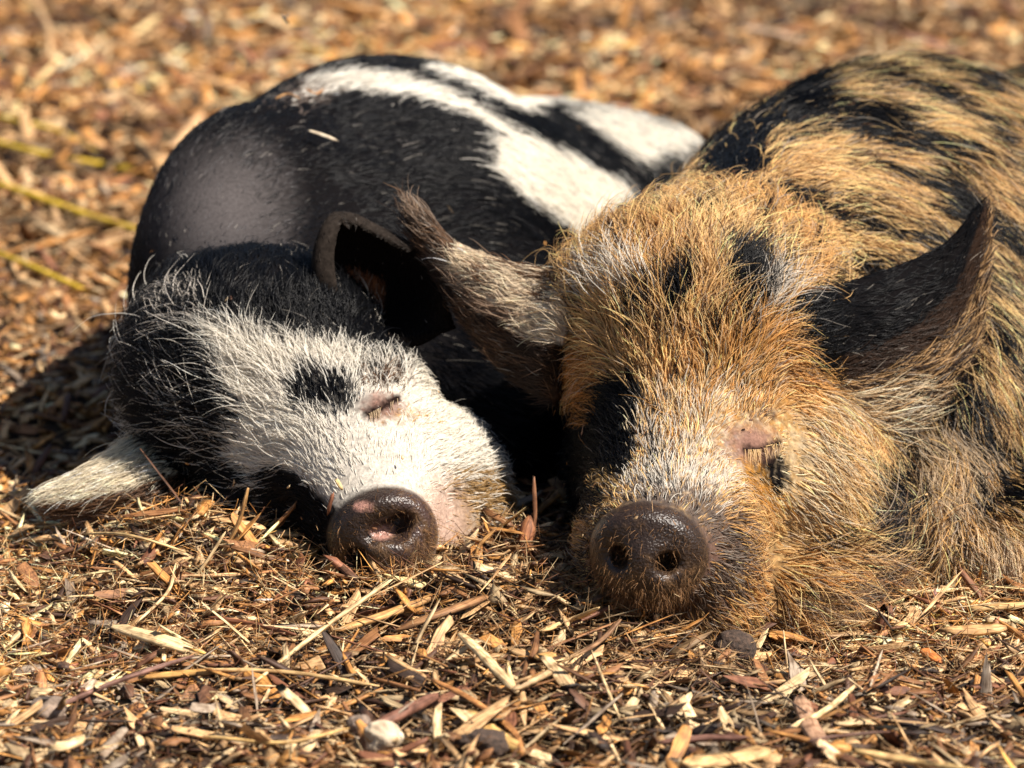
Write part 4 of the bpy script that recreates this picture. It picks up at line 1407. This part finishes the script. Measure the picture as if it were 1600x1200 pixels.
stick('bark_stick', 'stick', 'smooth brown stick lying level at the bottom, left of the wide pinkish chip', 'level brown stick', [(1030, 1160), (1100, 1154), (1168, 1153)], 13, 13, (.20, .10, .075), (.014,), sides=8, rough=.05)
stick('twig', 'twig', 'thin dark twig lying level, right of the level brown stick', 'thin dark twig', [(1262, 1158), (1310, 1150), (1392, 1143)], 6, 6, (.11, .055, .04), (.016,))
stick('straw_stalk', 'straw', 'thin pale stem slanting down, under the ginger pig\'s snout', 'slanting pale stem', [(924, 1015), (944, 1065), (968, 1122)], 5, 5, PALE, (.018, .018, .014))
stick('wood_shard', 'wood shard', 'forked pale branch piece right of the ridged pale shard', 'pale branch piece', [(800, 1078), (845, 1058), (888, 1032)], 14, 10, (.58, .43, .25), (.014,))
stick('wood_chip', 'wood chip', 'rounded orange tan flake below the dark gap between the pigs', 'rounded tan flake', [(838, 1030), (850, 1024), (866, 1020)], 22, 5, (.60, .35, .13), (.014,), ns=6)
stick('straw_stalk', 'straw', 'thin grey straw standing nearly upright left of the bright orange chip', 'thin grey straw', [(1360, 1072), (1369, 1045), (1379, 1014)], 5, 5, (.48, .40, .31), (.014,))
stick('wood_shard', 'wood shard', 'curled wood shaving touching the chin of the black and white pig', 'curled shaving', [(682, 915), (700, 902), (740, 912)], 16, 4, (.64, .43, .22), (.016, .026, .014))
stick('wood_shard', 'wood shard', 'long tan shard sloping up toward the ginger pig\'s snout', 'long sloping shard', [(846, 986), (890, 970), (935, 950)], 14, 8, (.60, .42, .20), (.016,))
stick('wood_shard', 'wood shard', 'dark topped splinter crossing the sloping shard below the ginger pig\'s snout', 'dark topped splinter', [(905, 1022), (940, 1000), (970, 968)], 9, 6, (.26, .15, .08), (.018, .02, .024))
stick('twig', 'twig', 'rusty brown twig buried in the mound below the left pig', 'rusty twig', [(325, 965), (390, 975), (462, 992)], 9, 9, (.24, .10, .05), (.012,))
stick('straw_stalk', 'straw', 'pale curved stem arching over the mound in the left foreground', 'arching stem', [(215, 972), (262, 925), (275, 880)], 6, 5, (.66, .50, .29), (.012, .02, .02))
stick('straw_stalk', 'straw', 'straw laid along the crest of the mound below the white ear', 'crest straw', [(128, 834), (200, 836), (290, 862)], 6, 5, (.58, .42, .20), (.016, .018, .014))
stick('wood_shard', 'wood shard', 'yellow brown shard on dark bark, right of the flat pale shard', 'yellow brown shard', [(222, 1058), (290, 1052), (345, 1048)], 17, 8, (.56, .33, .11), (.012,), col2=DARK)
stick('wood_chip', 'wood chip', 'pale broken chip in the bottom left corner', 'pale corner chip', [(80, 1168), (105, 1165), (132, 1152)], 24, 8, PALE, (.014,), ns=6)
stick('wood_shard', 'wood shard', 'large blurred pale shard on the ground behind the left pig\'s shoulder', 'large blurred shard', [(245, 252), (275, 225), (315, 178)], 26, 9, (.66, .44, .24), (.014,))
stick('wood_shard', 'wood shard', 'blurred broad shard lying at the top left, above the left pig', 'broad far shard', [(272, 122), (320, 126), (372, 138)], 20, 9, (.60, .38, .19), (.012,))
stick('wood_shard', 'wood shard', 'blurred curved strip standing out at the top left corner', 'curved far strip', [(58, 10), (76, 45), (78, 90)], 9, 7, (.58, .40, .22), (.05, .04, .014))
for lab, px, rad in (('yellow cord running level into the left pig\'s shoulder, the topmost bright one', [(-60, 208), (60, 240), (160, 258), (262, 274)], 11),
                     ('yellow cord slanting down to the left pig\'s flank, second of the bright cords', [(-60, 272), (40, 302), (130, 335), (232, 366)], 12),
                     ('yellow cord ending in the shade left of the pig, the lowest one', [(-60, 378), (20, 405), (90, 435), (150, 462)], 9),
                     ('dull ochre cord at the left edge above the bright yellow cords', [(-60, 170), (20, 188), (90, 205), (150, 236)], 7)):
    o = stick('cord', 'cord', lab, 'yellow cords', px, rad, rad, (.50, .33, .020) if 'dull' not in lab else (.36, .22, .035), (.004, .013, .006, .009, .001), sides=10, ns=24, rough=.02, rag=.02, tip=(0, 0))
    o['group'] = 'yellow cords behind the left pig'
    o.data.materials[0] = bpy.data.materials.get('yellow_cord') or (lambda q: q)(soil_material('yellow_cord', (.38, .24, .012), (.62, .42, .030), 60))
    o.data.polygons.foreach_set('use_smooth', np.ones(len(o.data.polygons), bool))

DUNG = soil_material('dung', (.020, .012, .008), (.085, .050, .032), 300)
STONE = soil_material('stone', (.36, .27, .18), (.66, .54, .38), 120)
CLOD = soil_material('clod', (.12, .085, .062), (.30, .22, .165), 150)
lump('dung_clod', 'dung', 'round dark brown clod of dung in front of the ginger pig\'s jowl', 'dark dung clod', 1146, 1030, (33, 32, 29), DUNG, 61, rough=.14)
lump('stone', 'stone', 'pale knobbly stone at the bottom edge, below the stout reddish stick', 'pale stone', 598, 1172, (26, 24, 24), STONE, 64, rough=.22)
lump('soil_clod', 'clod', 'small brown clod touching the pale stone', 'small clod', 563, 1155, (19, 18, 18), CLOD, 67)
lump('soil_clod', 'clod', 'greyish brown clod in the lower left corner below the purplish twig', 'greyish clod', 74, 1128, (27, 22, 20), CLOD, 70, rough=.22)
lump('dung_clod', 'dung', 'flattened crumbly dung at the bottom edge below the smooth yellowish chip', 'flattened dung', 752, 1182, (38, 30, 20), DUNG, 73, rough=.25)


def on_pig(pig, name, cat, label, px, wid, thk, colour, out=.006):
    pts = [hit(pig, *p) - FW * out + np.array([0, 0, out * .5]) for p in px]
    if len(pts) == 2: pts = [pts[0], (pts[0] + pts[1]) / 2, pts[1]]
    tag(sweep(name, pts, wid * .0005, thk * .0005, colour, seed=len(px[0]) + int(px[0][0]), ns=8), label, cat)


on_pig(L, 'straw_stalk', 'straw', 'short pale straw lying on the black back of the left pig', [(484, 217), (506, 224), (528, 233)], 6, 4, (.74, .66, .52), .013)
on_pig(L, 'wood_fibre', 'wood fibre', 'golden fibre caught on the left pig\'s shoulder, left of the pale straw', [(432, 168), (452, 160), (470, 168)], 4, 3, (.50, .28, .10), .014)
on_pig(L, 'wood_fibre', 'wood fibre', 'orange fibre caught on the left pig\'s spine near its white stripe', [(478, 152), (495, 160), (508, 152)], 4, 3, (.55, .27, .09), .014)
on_pig(L, 'wood_chip', 'wood chip', 'tiny pale flake stuck on the white muzzle above the snout', [(526, 756), (530, 762), (534, 770)], 8, 4, (.74, .58, .30), .008)
on_pig(L, 'wood_chip', 'wood chip', 'tiny reddish flake stuck left of the black and white pig\'s snout', [(522, 782), (518, 796), (514, 812)], 8, 4, (.26, .11, .06), .012)

# dust of wood fibre caught in the coats, mostly low on the cheeks
dr = np.random.default_rng(77)
dv, dq, dt, dc, dg, dn = [], [], [], [], [], 0
for pg, cnt in ((L, 150), (R_, 170)):
    sx = image_px(pg.V)
    low = np.exp(-np.clip(pg.V[:, 2] - .01, 0, 1) / .09)
    wv = low * (sx[:, 0] > 150) * (sx[:, 0] < 1600) * (pg.N[:, 1] < .1) * (pg.V[:, 2] > 0) * (pg.part < 2)
    for i in dr.choice(len(wv), cnt, p=wv / wv.sum()):
        V, Q, T = SHREDS[dr.integers(24)] if dr.random() < .6 else CHIPS[dr.integers(24)]
        thin = len(T) > 0
        sz = np.array([dr.uniform(.005, .014), .0006, .0005]) if thin else np.array([dr.uniform(.002, .005), .0018, .0007])
        n_ = pg.N[i]; a = dr.normal(0, 1, 3); a -= n_ * (a @ n_); a /= np.linalg.norm(a)
        W = pg.V[i] + n_ * dr.uniform(.004, .010) + (V * sz) @ np.stack([a, np.cross(n_, a), n_])
        dv.append(W); dq.append(Q + dn)
        if thin: dt.append(T + dn)
        dc.append(np.tile(WC[dr.choice(8, p=WP)] * .9, (len(V), 1))); dg.append(V * sz + dr.uniform(0, 5, 3)); dn += len(V)
me = mesh_np('litter_specks', np.concatenate(dv), np.concatenate(dq), np.concatenate(dt), smooth=False)
attr_color(me, 'wood', np.concatenate(dc)); attr_vec(me, 'grain', np.concatenate(dg)); me.materials.append(WOOD)
tag(link(bpy.data.objects.new('litter_specks', me)) or bpy.data.objects['litter_specks'], 'specks of wood fibre caught in the coats of both pigs', kind='stuff')

# a fly in the air behind the left pig
fc = P(446, 31, .55)
fl = bpy.data.objects.new('fly', None); link(fl, None, fc); tag(fl, 'tiny dark fly in the air at the top left', 'fly')
fb = sweep('fly_body', [fc + np.array([-.0025, 0, .003]), fc, fc + np.array([.0025, 0, -.003])], .0028, .0028, (.02, .018, .016), ns=8, sides=8)
fb.name = 'body'; fb.parent = fl; fb.location = Vector(fb.location) - fl.location
for sx in (-1, 1):
    wg = sweep('wing', [fc + np.array([0, 0, .001]), fc + np.array([.002 * sx, .001, .0035]), fc + np.array([.0035 * sx, .002, .005])], .0022, .0004, (.20, .18, .16), ns=6)
    wg.parent = fl; wg.location = Vector(wg.location) - fl.location

# ---------------------------------------------------------------- the single chips and splinters
HN = np.array([(h[1], h[2]) for h in heroes])
tmpl = {}
CLASS = ('chip', 'splinter')
used = {}
order = np.where(single)[0]
order = order[np.argsort(-show[order])]
for i in order:
    f, s, c = int(PC['fam'][i]), int(PC['shp'][i]), int(PC['col'][i])
    key = (f, s, c)
    if key not in tmpl:
        V, Q, T = FAMS[f][s]
        me = mesh_np(('wood_chip', 'wood_splinter')[f], V, Q, T if len(T) else None, smooth=False)
        attr_color(me, 'wood', np.tile(WC[c], (len(V), 1)))
        attr_vec(me, 'grain', V * PC['size'][i])
        me.materials.append(WOOD)
        tmpl[key] = me
    o = bpy.data.objects.new(('wood_chip', 'wood_splinter')[f], tmpl[key])
    A = PC['ax'][i]; sz = PC['size'][i]
    M = Matrix([[A[0][r] * sz[0], A[1][r] * sz[1], A[2][r] * sz[2], PC['pos'][i][r]] for r in range(3)] + [[0, 0, 0, 1]])
    link(o)
    o.matrix_world = M
    q = st_[i]
    pxl = sz[0] / .00051 / (dist[i] / 3.05)
    d = np.linalg.norm((HN - q) * np.array([1, 1.3]), axis=1)
    j = int(np.argmin(d)); dx, dy = q - HN[j]
    rel = ('right of' if dx > 0 else 'left of') if abs(dx) > abs(dy) * 1.4 else ('in front of' if dy > 0 else 'behind')
    near = ''
    size = 'small' if pxl < (28, 70)[f] else ('medium' if pxl < (48, 120)[f] else 'large')
    shape = ('stubby' if sz[0] < 2.2 * sz[1] else 'oblong') if f == 0 else ('thin' if sz[1] < .0022 else 'thick')
    o['label'] = f"{size} {shape} {WOODS[c][0]} wood {CLASS[f]} {near}{rel} the {heroes[j][0]}"
    o['category'] = 'wood ' + CLASS[f]
    o['group'] = ('wood chips in the mulch', 'wood splinters in the mulch')[f]
    used.setdefault(o['label'], []).append((o, q))
# where two share a description, say which lies where
for lab, mem in used.items():
    if len(mem) == 2:
        (a, p), (b, q) = mem
        if abs(p[0] - q[0]) > abs(p[1] - q[1]):
            l_, r_ = (a, b) if p[0] < q[0] else (b, a)
            l_['label'] = lab.replace('wood', 'left hand wood', 1); r_['label'] = lab.replace('wood', 'right hand wood', 1)
        else:
            n_, f_ = (a, b) if p[1] > q[1] else (b, a)
            n_['label'] = lab.replace('wood', 'nearer wood', 1); f_['label'] = lab.replace('wood', 'farther wood', 1)
    elif len(mem) > 2:
        mem.sort(key=lambda t: t[1][0])
        for k, (o, q) in enumerate(mem):
            nth = ('second', 'third', 'fourth', 'fifth', 'sixth', 'seventh', 'eighth', 'ninth', 'tenth', 'eleventh', 'twelfth', 'thirteenth', 'fourteenth', 'fifteenth', 'sixteenth', 'seventeenth', 'eighteenth', 'nineteenth', 'twentieth')
            wd = 'leftmost' if k == 0 else 'rightmost' if k == len(mem) - 1 else nth[min(k - 1, 18)] + ' from left'
            o['label'] = lab.replace('wood', wd + ' wood', 1)
